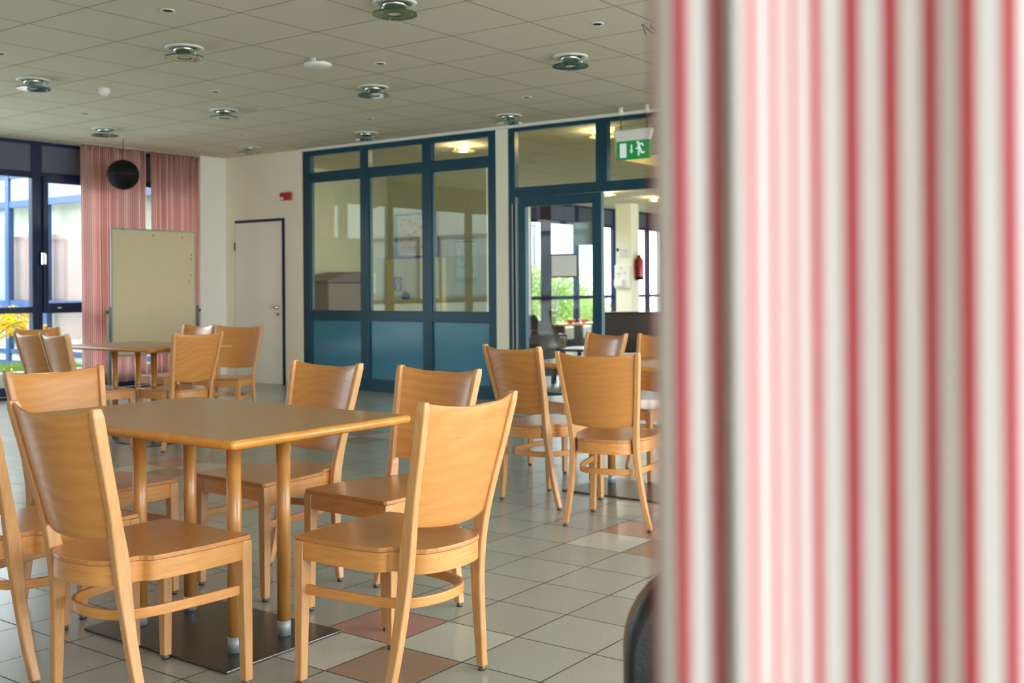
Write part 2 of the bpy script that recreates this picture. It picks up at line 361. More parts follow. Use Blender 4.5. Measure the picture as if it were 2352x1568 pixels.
wn_ = window_row('window_1', 11.39, 11.47, NX, RAILS, BLUED, GLASS)
# opening sash with handle in the bay left of the curtains
sash = MB(); ox, oy = wn_.location.x, wn_.location.y
a, b = 6.74, 7.61
for x0, x1, z0, z1 in ((a, a+.055, .92, 2.46), (b-.055, b, .92, 2.46), (a+.055, b-.055, 2.385, 2.46), (a+.055, b-.055, .92, 1.035)): sash.box(x0-ox, x1-ox, 11.36-oy, 11.43-oy, z0, z1)
so = sash.build('opening_sash', BLUED, wn_, bevel=.005)
MB().rbox(6.90-ox, 6.94-ox, 11.352-oy, 11.362-oy, .972, .986, .002).build('contact_plate', WHITEP, so)
MB().rbox(6.700-ox, 6.728-ox, 11.345-oy, 11.362-oy, 1.46, 1.60, .006).rbox(6.728-ox, 6.746-ox, 11.315-oy, 11.335-oy, 1.465, 1.585, .006).rbox(6.712-ox, 6.742-ox, 11.32-oy, 11.36-oy, 1.575, 1.595, .006).build('window_handle', CHROME, so)
struct(MB().box(-1.54, 8.66, 11.27, 11.40, .13, .285).box(-1.54, 8.66, 11.30, 11.40, .02, .03).build('trim_2', SKIRT, bevel=.006))
struct(MB().box(-1.54, 8.66, 11.30, 11.40, .03, .13).build('trim_3', BLUED))
# south side: long window band behind and right of the camera
s = MB(); s.box(XW, XE, YS-.14, YS, 0, .35); s.box(XW, XE, YS-.14, YS, 2.62, CEIL); struct(s.build('wall_south', WALLW))
root = sempty('window_2', (3.7, YS-.07, 0)); f = MB()
SXS = [-1.55+i*1.33 for i in range(9)]
for x in SXS: f.box(x-.04-3.7, x+.04-3.7, -.03, .03, .35, 2.62)
f.box(SXS[0]-3.7, SXS[-1]-3.7, -.03, .03, .35, .41); f.box(SXS[0]-3.7, SXS[-1]-3.7, -.03, .03, 2.56, 2.62); f.build('window_frame', BLUED, root)
for a, b in zip(SXS[:-1], SXS[1:]): MB().box(a+.04-3.7, b-.04-3.7, -.003, .003, .41, 2.56).build('glass_pane', GLASS, root)

# glazed screen between hall and corridor
root = sempty('window_3', (9.09, 8.23, 0)); f = MB(); Y0, Y1 = 6.778, 9.665; oy = 8.23
def yb(m_, y0, y1, z0, z1, x0=-.035, x1=.035): m_.box(x0, x1, y0-oy, y1-oy, z0, z1)
for y0, y1 in ((Y0, Y0+.10), (7.66, 7.79), (8.595, 8.725), (9.545, Y1)): yb(f, y0, y1, .0, 2.815)
for z0, z1 in ((2.755, 2.815), (2.448, 2.555), (.80, .905), (0, .14)): yb(f, Y0, Y1, z0, z1, -.033, .033)
f.build('window_frame', BLUE, root, bevel=.003)
for y0, y1 in ((Y0+.10, 7.66), (7.79, 8.595), (8.725, 9.545)):
    q = MB(); yb(q, y0, y1, .905, 2.448, -.003, .003); q.build('glass_pane', GLASSP, root)
    q = MB(); yb(q, y0, y1, 2.555, 2.755, -.003, .003); q.build('glass_pane', GLASSP, root)
    q = MB(); yb(q, y0, y1, .14, .80, -.012, .012); q.build('lower_panel', BLUEP, root)
    q = MB()   # slim glazing beads
    for a0, a1, c0, c1 in ((y0, y0+.014, .905, 2.448), (y1-.014, y1, .905, 2.448), (y0, y1, .905, .919), (y0, y1, 2.434, 2.448)): yb(q, a0, a1, c0, c1, -.022, -.008)
    q.build('glazing_bead', BLUE, root)

# double door with transom lights; its right leaf stands open into the corridor
root = sempty('door_1', (9.09, 5.5, 0)); oy = 5.5; f = MB()
yb(f, 6.535, 6.615, 0, 2.825); yb(f, 4.42, 4.50, 0, 2.825); yb(f, 4.42, 6.615, 2.775, 2.825, -.034, .034); yb(f, 4.42, 6.615, 2.10, 2.20, -.034, .034); yb(f, 5.43, 5.56, 2.15, 2.80)
f.build('door_frame', BLUE, root, bevel=.003)
for y0, y1 in ((5.56, 6.50), (4.50, 5.43)):
    q = MB(); yb(q, y0, y1+.04, 2.20, 2.775, -.003, .003); q.build('transom_pane', GLASSP, root)
lf = MB()
for y0, y1, z0, z1 in ((6.40, 6.49, .01, 2.095), (5.495, 5.60, .01, 2.095), (5.60, 6.40, 1.995, 2.095), (5.60, 6.40, .01, .115)): yb(lf, y0, y1, z0, z1, -.045, .015)
leaf = lf.build('door_leaf', BLUE, root, bevel=.004)
q = MB(); yb(q, 5.60, 6.40, .115, 1.995, -.018, -.012); q.build('leaf_pane', GLASS, leaf)
q = MB(); yb(q, 6.497, 6.515, 0, 2.03, -.06, -.036); yb(q, 6.545, 6.558, 0, 2.03, -.06, -.036); q.build('door_seal', ALU, root)
q = MB(); yb(q, 6.515, 6.545, 0, 2.03, -.05, -.036); q.build('brush_strip', BLACK, root)
# the open right leaf, swung ninety degrees
rl = MB()
for x0, x1, z0, z1 in ((.05, .15, .01, 2.095), (.93, 1.03, .01, 2.095), (.15, .93, 1.995, 2.095), (.15, .93, .01, .115)): rl.box(x0, x1, 4.49-oy, 4.54-oy, z0, z1)
ol = rl.build('door_leaf', BLUE, root, bevel=.004)
MB().box(.15, .93, 4.512-oy, 4.518-oy, .115, 1.995).build('leaf_pane', GLASS, ol)

# white flush door in navy frame
root = sempty('door_2', (9.05, 10.43, 0)); oy = 10.43; f = MB()
yb(f, 9.985, 10.015, 0, 2.035, -.02, .06); yb(f, 10.015, 10.88, 2.005, 2.035, -.02, .06); f.build('door_frame', BLUED, root)
q = MB(); yb(q, 10.018, 10.88, .012, 2.003, -.012, .03); lf = q.build('door_leaf', DOORW, root, bevel=.003)
q = MB(); q.cyl((-.05, 10.105-oy, .95), .024, .04, 20, axis='x'); q.cyl((-.07, 10.105-oy, .95), .019, .02, 20, r2=.024, axis='x'); q.rbox(-.066, -.052, 10.10-oy, 10.16-oy, .942, .958, .005); q.build('door_handle', CHROME, lf)
q = MB(); q.cyl((-.018, 10.095-oy, .865), .024, .008, 20, axis='x'); q.build('key_escutcheon', CHROME, lf)
q = MB(); q.rbox(-.026, -.017, 10.092-oy, 10.098-oy, .852, .872, .002); q.build('keyhole', BLACK, lf)
q = MB(); yb(q, 10.885, 10.90, 1.66, 1.76, -.02, -.004); q.build('hinge', GREYPOST, root)

# ------------------------------------------------------------------ corridor and lounge beyond
struct(MB().box(9.19, 12.0, 11.0, 11.12, 0, CEIL).build('wall_corridor_left', CORR))
struct(MB().box(12.0, 12.12, 9.15, 11.12, 0, CEIL).build('wall_corridor_back', CORR))
struct(MB().box(12.12, 17.0, 11.9, 12.02, 0, CEIL).box(12.0, 12.12, 11.12, 12.02, 0, CEIL).build('wall_lounge_left', WALLW))
struct(MB().box(22.6, 22.75, YS, 12.2, 0, CEIL).build('wall_lounge_back', WALLW))
w_ = MB().box(9.19, 22.6, 1.4, 1.52, 0, .3).box(9.19, 22.6, 1.4, 1.52, 2.65, CEIL)
struct(w_.build('wall_lounge_right', WALLW))
root = sempty('window_5_added', (15.9, 1.46, 0)); f = MB()  # unseen glazing, added to let more sky light into corridor and lounge
for k in range(11): f.box(-6.7+k*1.34-.03, -6.7+k*1.34+.03, -.03, .03, .3, 2.65)
f.build('window_frame', BLUED, root)
MB().box(-6.7, 6.7, -.003, .003, .3, 2.65).build('glass_pane', GLASS, root)
LXS = [17.05, 18.76, 20.25, 21.75, 22.55]
window_row('window_4', 11.96, 12.04, LXS, RAILS, BLUED, GLASS)
struct(MB().box(17.0, 22.6, 11.80, 11.96, .13, .36).build('trim_4', SKIRT))
struct(MB().box(17.0, 22.6, 11.86, 11.96, .0, .13).build('trim_5', BLUED))
struct(MB().box(19.0, 19.31, 10.845, 11.20, 0, CEIL).build('wall_column', WALL))
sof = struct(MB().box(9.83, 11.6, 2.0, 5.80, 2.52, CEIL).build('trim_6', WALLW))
pl = MB().box(9.86, 11.57, 2.03, 5.77, 2.505, 2.519).build('soffit_glow_underside', SOFFITGLOW)  # underside of the soffit; the light falling on it is a painted glow
tag(pl, 'soffit underside with its warm light painted as glow, seen beneath the green exit sign', 'soffit')

# ------------------------------------------------------------------ chairs
def make_chair():
    t = thing('dining_chair', 'x', 'chair')
    half = [(.198, 0), (.206, -.008), (.208, -.06), (.207, -.14), (.202, -.22), (.193, -.285), (.183, -.325), (.170, -.337), (.158, -.343), (.150, -.352), (.146, -.366), (.145, -.40), (.138, -.425), (.118, -.447), (.085, -.463), (.045, -.471), (0, -.474)]
    pts = half+[(-x, y) for x, y in reversed(half[:-1])]
    MB().prism(pts, .431, .4455).build('seat', WOOD_SEAT, t, bevel=.003, angle=50)
    ins = [(x*.985, y*.985-.004) for x, y in half]; ins = ins+[(-x, y) for x, y in reversed(ins[:-1])]
    fr = MB(); k = len(ins)
    ins = [(q.x, q.y) for q in catmull([(x, y, 0) for x, y in ins], 3)]
    inner = [(x*.87, (y+.22)*.87-.22) for x, y in ins]
    rr = [[(x, y, .376) for x, y in ins], [(x, y, .4305) for x, y in ins], [(x, y, .4305) for x, y in inner], [(x, y, .376) for x, y in inner], [(x, y, .376) for x, y in ins]]
    fr.loft(rr[:2], cap=False, smooth=True); fr.loft(rr[1:3], cap=False, smooth=False); fr.loft(rr[2:4], cap=False, smooth=True); fr.loft(rr[3:5], cap=False, smooth=False)
    fr.build('seat_frame', WOOD_BENT, t)
    for s_ in (-1, 1):
        a = MB(); rings = []
        for z, wx in ((.013, .027), (.22, .032), (.376, .036), (.4305, .036)):
            xo = .2075*s_; xi = (.2075-wx)*s_; y0 = -.001; y1 = -.001-wx
            rings.append([(xo, y0, z), (xi, y0, z), (xi, y1, z), (xo, y1, z)])
        a.loft(rings, smooth=False); lg = a.build('leg', WOOD_FRAME, t, bevel=.003)
        MB().cyl((.193*s_, -.015, 0), .0125, .0135, 16).build('glide', GLIDE, lg)
        path = catmull([(.200, -.514, .868), (.188, -.484, .74), (.174, -.449, .60), (.1625, -.424, .49), (.1595, -.412, .42), (.162, -.405, .34), (.173, -.398, .24), (.192, -.389, .12), (.214, -.378, .013)], 5)
        a = MB(); rings = []
        for q in path:
            z = q.z; w_ = .0125 if z > .5 else .0135; d_ = .0175+.005*math.exp(-((z-.42)/.10)**2)-.004*max(0, (.25-z)/.25)
            if z > .85: w_ *= .8; d_ *= .8
            sk = -.35*w_   # the posts turn with the curved back
            rings.append([(q.x*s_+(w_*c)*s_, q.y+d_*e_+sk*c*0, z) for c, e_ in ((-1, -1), (1, -1), (1, 1), (-1, 1))])
        a.loft(rings, smooth=False); lg = a.build('leg', WOOD_FRAME, t, bevel=.005, seg=3)
        MB().cyl((.214*s_, -.378, 0), .011, .0135, 16).build('glide', GLIDE, lg)
    # curved plywood back between the posts
    bk = MB(); NU, NV = 18, 12; fronts = []; backs = []
    def post(z):
        P = [(.200, -.514, .868), (.188, -.484, .74), (.174, -.449, .60), (.1625, -.424, .49)]
        for (x0, y0, z0), (x1, y1, z1) in zip(P[:-1], P[1:]):
            if z >= z1 or z1 == .49: t_ = (z-z0)/(z1-z0); return x0+(x1-x0)*t_, y0+(y1-y0)*t_
    for j in range(NV+1):
        rowf = []; rowb = []
        for i in range(NU+1):
            u_ = -1+2*i/NU; zt = .863-.020*(1-u_*u_); zb = .512-.012*(1-u_*u_)
            z = zb+(zt-zb)*j/NV; px_, py_ = post(z); x = (px_-.008)*u_
            y = py_-.002-.036*(1-abs(u_)**2.1)
            rowf.append((x, y+.005, z)); rowb.append((x, y-.005, z))
        fronts.append(rowf); backs.append(rowb)
    rings = [f_+list(reversed(b_)) for f_, b_ in zip(fronts, backs)]
    bk.loft(rings, smooth=True); bo = bk.build('backrest', WOOD_PLY, t, bevel=.002, angle=60)
    # bent U stretcher
    h_ = [(.186, -.034), (.181, -.12), (.172, -.21), (.160, -.29), (.143, -.345), (.112, -.385), (.065, -.408), (0, -.416)]
    c = catmull([(x, y, 0) for x, y in h_]+[(-x, y, 0) for x, y in reversed(h_[:-1])], 6); st = MB(); rings = []
    for i, q in enumerate(c):
        d = (c[min(i+1, len(c)-1)]-c[max(i-1, 0)]).normalized(); nn = Vector((-d.y, d.x, 0))
        rings.append([(q.x+nn.x*a_, q.y+nn.y*a_, z) for a_, z in ((-.006, .270), (.006, .270), (.006, .299), (-.006, .299))])
    st.loft(rings, smooth=False); st.build('stretcher', WOOD_BENT, t, bevel=.0025, angle=60)
    return t
D = math.radians
GN, GF, GR = 'chairs around the nearest table', 'chairs around the far table by the curtains', 'chairs around the right-hand table'
CH = [
 ((2.435, 2.425), D(-1), 'beech chair nearest the striped foreground curtain, its wavy-grained back turned to the camera', GN),
 ((2.160, 2.740), D(-90), 'beech chair at front left, shaded rear of its backrest filling the lower left', GN),
 ((2.150, 3.285), D(-88.5), 'beech chair cut off by the left edge of the picture', GN),
 ((2.430, 3.520), D(179.5), 'beech chair at the far left end of the nearest table, curved backrest facing us', GN),
 ((2.750, 2.742), D(88.5), 'beech chair just behind the nearest right-hand chair, pale seat corner showing', GN),
 ((2.745, 3.355), D(88.5), 'beech chair behind the nearest table in front of the teal panels, left of its neighbour', GN),
 ((5.172, 3.320), D(-98.5), 'left of the two beech chairs seen from behind at the right-hand table', GR),
 ((4.893, 2.812), D(-77), 'beech chair seen from behind right beside the striped curtain', GR),
 ((5.783, 3.947), D(69.5), 'turned beech chair beyond the right-hand table, its left back post crossing its neighbour', GR),
 ((5.70, 3.33), D(86), 'beech chair beyond the right-hand table, half hidden by the blurred curtain', GR),
 ((4.92, 7.63), D(-89), 'beech chair nearest the window, left of two standing with their backs to it', GF),
 ((4.885, 7.20), D(-96), 'beech chair seen from behind between the left window chair and the far table', GF),
 ((5.10, 7.015), D(-5), 'beech chair tucked under the near end of the far table, rear of back toward us', GF),
 ((5.735, 7.17), D(117), 'beech chair standing in front of the white door, whole open front visible', GF),
 ((5.64, 7.90), D(90), 'beech chair in front of the white pier, mostly hidden behind its neighbour', GF),
 ((5.06, 8.04), D(186), 'beech chair at the window end of the far table, only its back top showing', GF),
]
proto = make_chair()
for i, ((x, y), rz, lab, grp) in enumerate(CH):
    o = proto if i == 0 else copy_tree(proto)
    o.location = (x, y, 0); o.rotation_euler = (0, 0, rz); o['label'] = lab; o['group'] = grp

# ------------------------------------------------------------------ tables
def make_table():
    t = thing('dining_table', 'x', 'table', group='four-post dining tables')
    a, b, z0, z1 = .385, .585, .716, .745; tp = MB(); seg = 5; rings = []
    def rect(ins, z):
        r = .012; P = []
        for cx_, cy_, s0 in ((a-r, b-r, 0), (-a+r, b-r, 1), (-a+r, -b+r, 2), (a-r, -b+r, 3)):
            for k in range(4):
                an = s0*PI/2+k*PI/6; P.append((cx_+(r)*math.cos(an)-ins*(1 if cx_ > 0 else -1), cy_+(r)*math.sin(an)-ins*(1 if cy_ > 0 else -1), z))
        return P
    prof = [(.010, z0), (.003, z0+.005), (0, z0+.0145), (.003, z1-.005), (.008, z1-.0005)]
    rings = [rect(i_, z) for i_, z in prof]
    tp.loft(rings, cap=True, mi=1, smooth=True)
    tp.loft([rect(.011, z1-.001), rect(.012, z1)], cap=True, mi=0, smooth=False)
    tp.build('tabletop', [WOOD_TOP, WOOD_EDGE], t)
    for sx_ in (-.105, .105):
        for sy_ in (-.25, .25):
            lg = MB().cyl((sx_, sy_, .06), .0235, .657, 24).build('leg', WOOD_LEG, t)
            MB().cyl((sx_, sy_, .009), .0225, .052, 24).build('leg_collar', ALU, lg)
    MB().rbox(-.243, .25, -.3775, .3775, .0, .009, .003, 2).build('base_plate', STEEL, t)
    return t
tb = make_table()
for i, (x, y, rz, lab) in enumerate([(2.405, 3.035, 0, 'beech table nearest the camera with six chairs around it'),
                                     (5.20, 7.34, 0, 'beech table standing before the pinboard and striped curtains'),
                                     (5.46, 3.07, 0, 'beech table at right, partly hidden behind chair backs and foreground curtain')]):
    o = tb if i == 0 else copy_tree(tb); o.location = (x, y, 0); o.rotation_euler = (0, 0, rz); o['label'] = lab

# ------------------------------------------------------------------ curtains
def curtain_mesh(path, z0, z1, matr, name, label, group=None, ruffle=0., drift=0., rows=24, uoff=0.):
    b = bmesh.new(); uvl = b.loops.layers.uv.new('UVMap')
    L = [0.]
    for p_, q_ in zip(path[:-1], path[1:]): L.append(L[-1]+math.hypot(q_[0]-p_[0], q_[1]-p_[1]))
    V = []
    for j in range(rows+1):
        t = j/rows; z = z0+(z1-z0)*t; row = []
        for i, (x, y) in enumerate(path):
            s_ = L[i]
            dx = ruffle*math.sin(s_*60+3*math.sin(s_*9))*max(0, t-.93)/.07+drift*math.sin(t*5+s_*2.2)
            row.append(b.verts.new((x+dx, y+dx*.6, z+(ruffle*.8*math.sin(s_*45) if j == rows else 0))))
        V.append(row)
    for j in range(rows):
        for i in range(len(path)-1):
            f = b.faces.new((V[j][i], V[j][i+1], V[j+1][i+1], V[j+1][i])); f.smooth = True
            for lp, ii, jj in zip(f.loops, (i, i+1, i+1, i), (j, j, j+1, j+1)): lp[uvl].uv = (L[ii]+uoff, jj/rows)
    me = bpy.data.meshes.new(name); b.to_mesh(me); b.free(); me.materials.append(matr)
    o = bpy.data.objects.new(name, me); COL.objects.link(o)
    sd = o.modifiers.new('thick', 'SOLIDIFY'); sd.thickness = .0012
    return tag(o, label, 'curtain', group)
FARC = stripes('striped_fabric', .0215, .50, (204, 88, 92), (248, 234, 226), .62)
def farcurtain(x0, x1, sd, label):
    rnd = random.Random(sd); ph = [rnd.uniform(0, 6) for _ in range(4)]; n_ = 260; path = []
    for i in range(n_+1):
        u_ = i/n_; x = x0+(x1-x0)*u_
        y = 11.155+.034*math.sin(u_*44+ph[0]+1.5*math.sin(u_*9+ph[1]))+.020*math.sin(u_*19+ph[2])
        path.append((x, y))
    return curtain_mesh(path, .10, 2.822, FARC, 'curtain', label, 'striped curtains on the window wall', ruffle=.010, drift=.006)
farcurtain(7.10, 7.945, 3, 'red and white striped curtain behind the black ball and pinboard, left of the pair')
farcurtain(8.0, 8.66, 5, 'narrower red and white striped curtain beside the white pier')
for x0, x1, lab in ((7.08, 7.95, 'slim white curtain track above the left striped curtain'), (7.98, 8.66, 'slim white curtain track above the right striped curtain')):
    tag(MB().box(x0, x1, 11.12, 11.20, 2.8345, 2.8395).build('curtain_rail', WHITEP), lab, 'rail')

# foreground curtain: plan curve in metres, sideways / away from the eye
NEARC = stripes('striped_fabric_near', 0.01221, .40, (168, 0, 36), (204, 197, 190), .32)
ctrl = [(0.04493, 0.34559), (0.04761, 0.3409), (0.05045, 0.33793), (0.05348, 0.33653), (0.05687, 0.33744), (0.06035, 0.33874), (0.06396, 0.34058), (0.06748, 0.34177), (0.06805, 0.34188), (0.0689, 0.34204), (0.06976, 0.3422), (0.06979, 0.341), (0.0693, 0.3373), (0.06879, 0.33353), (0.06852, 0.33093), (0.06875, 0.33076), (0.06898, 0.33058), (0.06921, 0.33041), (0.07008, 0.33076), (0.07104, 0.33153), (0.07201, 0.3323), (0.07592, 0.33543), (0.08011, 0.33953), (0.0844, 0.34366), (0.08895, 0.34854), (0.09362, 0.35349), (0.0981, 0.35739), (0.10213, 0.35948), (0.10575, 0.36), (0.1089, 0.35896), (0.11203, 0.35793), (0.1151, 0.35675), (0.11813, 0.35553), (0.12114, 0.35432), (0.1241, 0.35304), (0.12697, 0.35158), (0.12982, 0.35012), (0.13264, 0.34866), (0.13512, 0.34641), (0.13744, 0.34389), (0.13972, 0.34136), (0.14197, 0.33889), (0.14488, 0.33805), (0.14779, 0.33727), (0.15069, 0.33648), (0.15357, 0.33569), (0.15686, 0.33581), (0.16041, 0.33647), (0.16397, 0.33713), (0.16754, 0.33779), (0.17113, 0.33845), (0.17476, 0.33918), (0.17846, 0.34001), (0.18218, 0.34084), (0.18591, 0.34166), (0.18966, 0.34249), (0.19342, 0.34331), (0.19704, 0.34386), (0.19988, 0.34304), (0.20269, 0.34221), (0.20549, 0.34139), (0.20827, 0.34056), (0.21104, 0.33973), (0.21379, 0.33891), (0.21653, 0.33808), (0.21924, 0.33726), (0.22286, 0.33781), (0.22666, 0.33863), (0.23048, 0.33946), (0.23432, 0.34028), (0.23817, 0.34111), (0.24204, 0.34194), (0.24593, 0.34276), (0.24983, 0.34359)]
cc = catmull([(a_, b_, 0) for a_, b_ in ctrl], 3)
path = []
for q in cc:
    v_ = c2r(q.x, q.y, 0); path.append((v_.x, v_.y))
curtain_mesh(path, .06, 2.80, NEARC, 'curtain', 'large blurred red and white striped curtain close to the camera on the right', drift=.0006, rows=60, uoff=0.00615)

# ------------------------------------------------------------------ pinboard
t = thing('pinboard', 'tall beige moderation pinboard on grey stand in front of the striped curtains', 'pinboard', (7.60, 10.55, 0))
tilt = D(-1.9); r3 = D(.6)
def board(mb, *a):
    mb.rbox(*a)
f = MB()
for x0, x1, z0, z1 in ((-.565, -.545, .44, 1.86), (.545, .565, .44, 1.86), (-.545, .545, 1.84, 1.86), (-.545, .545, .44, .46)): f.box(x0, x1, -.014, .014, z0, z1)
fo = f.build('frame', mat('board_frame', (150, 150, 142), .5, metal=.2), t, bevel=.003)
po = MB().box(-.545, .545, -.010, .010, .46, 1.84).build('felt_panel', PIN, t)
for (x, z) in ((-.03, 1.79), (.37, 1.78), (.50, 1.53), (.49, 1.34), (.47, 1.27), (.50, 1.58), (-.42, 1.845)):
    MB().cyl((x, -.019, z), .006, .010, 10, axis='y').build('push_pin', BLACK, po)
for s_ in (-1, 1):
    p_ = MB().rbox(s_*.585-.017, s_*.585+.017, -.02, .02, .03, .99, .004).build('stand_post', GREYPOST, t)
    MB().cyl((s_*.612, 0, .93), .017, .018, 14, axis='x').build('clamp_knob', BLACK, p_)
    MB().rbox(s_*.585-.02, s_*.585+.02, -.26, .26, .0, .032, .008).build('stand_foot', BLACK, t)

# ------------------------------------------------------------------ hanging ball
t = thing('hanging_ball', 'black sphere hanging on a thin wire before the left striped curtain', 'ball', (7.135, 10.45, CEIL-.002))
b_ = MB(); R = .170
b_.lathe([(.001, -R)]+[(R*math.cos(a_), R*math.sin(a_)*.97) for a_ in [D(-85+10*k) for k in range(18)]]+[(.001, R*.97)], (0, 0, -.398), 40)
bo = b_.build('ball', BLACK, t, smooth=True)
MB().lathe([(R+.0005, -.002), (R+.002, 0), (R+.0005, .002)], (0, 0, -.398), 40, cap=False).build('seam_ring', mat('seam_grey', (48, 48, 46), .5), bo)
MB().cyl((0, 0, -.236), .003, .236, 8).build('wire', BLACK, t)
MB().cyl((0, 0, -.24), .012, .018, 12, r2=.004).build('hook_cap', BLACK, t)

# ------------------------------------------------------------------ ceiling lamps
def make_lamp(on):
    t = thing('ceiling_lamp', 'x', 'lamp')
    MB().lathe([(.128, 0), (.130, -.004), (.122, -.010), (.080, -.010), (.078, 0)], seg=40).build('mounting_plate', WHITEP, t)
    rf = MB(); seg = 36   # faceted reflector drum
    rf.lathe([(.074, -.002), (.072, -.030), (.064, -.031), (.050, -.012), (.001, -.008)], seg=seg)
    rf.build('reflector', LAMPON if on else CHROME, t)
    g = MB()
    g.lathe([(.050, -.066), (.130, -.066)], seg=48, cap=False); g.lathe([(.050, -.074), (.130, -.074)], seg=48, cap=False)
    gr = g.build('glass_ring', LAMPONG if on else GLASSG, t)
    MB().lathe([(.130, -.0745), (.1306, -.070), (.130, -.0655)], seg=48, cap=False).lathe([(.050, -.0745), (.0494, -.070), (.050, -.0655)], seg=36, cap=False).build('glass_edge', LAMPONG if on else GLASSE, gr)
    for k in range(3):
        a_ = D(20+120*k); MB().cyl((.100*math.cos(a_), .100*math.sin(a_), -.082), .0032, .074, 8).build('pin', CHROME if not on else ALU, t)
    return t
LX, LY = (4.72, 6.60, 8.50), (4.26, 6.20, 8.09, 9.98)
LL = {(0, 0): 'unlit round glass-ring lamp cut by the top edge of the picture', (0, 1): 'large unlit round glass-ring lamp at upper left, second largest on the ceiling', (0, 2): 'unlit glass-ring lamp near the left edge above the window',
      (1, 0): 'unlit glass-ring lamp at upper right beside the foreground curtain', (1, 1): 'unlit glass-ring lamp at the ceiling centre, right of the flat white disc', (1, 2): 'unlit glass-ring lamp left of centre between two rows of small spots', (1, 3): 'unlit glass-ring lamp above the left striped curtain',
      (2, 1): 'unlit glass-ring lamp above the white column beside the double door', (2, 2): 'unlit glass-ring lamp just above the teal glazed screen', (2, 3): 'unlit glass-ring lamp above the white door in the far corner'}
pr = None
for (i, j), lab in LL.items():
    if pr is None: pr = o = make_lamp(False)
    else: o = copy_tree(pr)
    o.location = (LX[i], LY[j], CEIL); o['label'] = lab; o['group'] = 'unlit glass-ring ceiling lamps'; o.rotation_euler = (0, 0, random.uniform(0, 2))
pr = None
for x, y, lab in ((9.93, 7.90, 'lit yellow glass-ring lamp seen through the teal screen'), (9.93, 6.02, 'lit yellow glass-ring lamp behind the transom over the double door'),
                  (16.3, 9.75, 'small lit ceiling lamp far beyond the open doorway above the white column'), (18.0, 9.75, 'smallest lit ceiling lamp deep in the lounge beside the curtain edge')):
    if pr is None: pr = o = make_lamp(True)
    else: o = copy_tree(pr)
    o.location = (x, y, CEIL); o['label'] = lab; o['group'] = 'lit ceiling lamps beyond the screen'
    ld = bpy.data.lights.new('lamp_bulb', 'POINT'); ld.energy = 11; ld.color = (1, .84, .58); ld.shadow_soft_size = .04
    lo = bpy.data.objects.new('lamp_bulb', ld); lo.location = (x, y, CEIL-.045); COL.objects.link(lo)
# small recessed spots
SP = [((4.03, 5.45), 'small recessed spot at the top left of the ceiling'), ((4.05, 7.36), 'small recessed spot at the left picture edge'), ((5.92, 7.37), 'small recessed spot left of centre above the second lamp row'),
      ((5.91, 9.25), 'small recessed spot on the left above the window wall'), ((5.93, 5.50), 'small recessed spot just right of the flat white ceiling disc'), ((7.78, 7.36), 'small recessed spot above the lamp over the teal screen'),
      ((7.79, 9.25), 'small recessed spot above the corner lamp near the white door'), ((5.88, 3.59), 'small recessed spot at the top right near the foreground curtain'), ((7.77, 5.47), 'small recessed spot left of the lamp by the white column')]
pr = None
for (x, y), lab in SP:
    if pr is None:
        pr = o = thing('recessed_spot', 'x', 'lamp', group='small recessed ceiling spots')
        MB().lathe([(.030, 0), (.044, -.001), (.042, -.006), (.030, -.004)], seg=24, cap=False).build('trim_ring', WHITEP, o)
        MB().cyl((0, 0, -.003), .030, .002, 20).build('spot_lens', BLACK, o)
    else: o = copy_tree(pr)
    o.location = (x, y, CEIL); o['label'] = lab
# flat white disc and small detector
t = thing('access_point', 'flat white round disc on two brackets under the ceiling centre', 'ceiling device', (5.55, 5.76, CEIL))
MB().lathe([(.001, -.062), (.060, -.060), (.096, -.050), (.102, -.040), (.095, -.030), (.001, -.026)], seg=40).build('disc_body', WHITEP, t)
for s_ in (-1, 1): MB().box(s_*.045-.006, s_*.045+.006, -.02, .02, -.03, 0).build('bracket', WHITEP, t)
t = thing('smoke_detector', 'small white cylindrical detector on the ceiling between two left lamps', 'smoke detector', (5.27, 7.97, CEIL))
MB().lathe([(.044, 0), (.046, -.006), (.046, -.040), (.042, -.044), (.001, -.044)], seg=28).build('housing', WHITEP, t)
MB().lathe([(.026, -.044), (.030, -.056), (.022, -.062), (.001, -.064)], seg=24).build('sensor_dome', WHITEP, t)
# bent wire loop
tag(MB().tube(catmull([(6.07, 3.30, CEIL-.002), (6.08, 3.31, CEIL-.03), (6.10, 3.25, CEIL-.07), (6.075, 3.315, CEIL-.055), (6.05, 3.36, CEIL-.005), (6.06, 3.34, CEIL-.075)], 5), .0025, 6).build('wire_loop', BLACK), 'thin dark bent wire loop dangling from the ceiling beside the foreground curtain', 'wire')

# ------------------------------------------------------------------ exit sign
t = thing('exit_sign', 'green and white emergency exit sign with running man, hung from the ceiling', 'exit sign', (8.77, 4.97, CEIL-.002))
def zb(m_, x0, x1, y0, y1, z0, z1): m_.box(x0, x1, y0, y1, z0-CEIL+.002, z1-CEIL+.002); return m_
for y in (.135, -.142):
    c_ = MB().cyl((0, y, -.075), .022, .075, 22).build('ceiling_cup', WHITEP, t)
    MB().cyl((0, y, -.22), .0045, .16, 10).build('rod', GREYPOST, t)
hz = MB(); hz.loft([[(-.035, -.195, -.216), (.035, -.195, -.216), (.035, .195, -.216), (-.035, .195, -.216)], [(-.040, -.20, -.228), (.040, -.20, -.228), (.040, .20, -.228), (-.040, .20, -.228)], [(-.022, -.172, -.318), (.022, -.172, -.318), (.022, .172, -.318), (-.022, .172, -.318)]], smooth=False)
hz.build('housing', WHITEP, t, bevel=.003)
fc = MB().box(-.020, .020, -.172, .172, -.488, -.3185).build('sign_plate', GREEN, t)
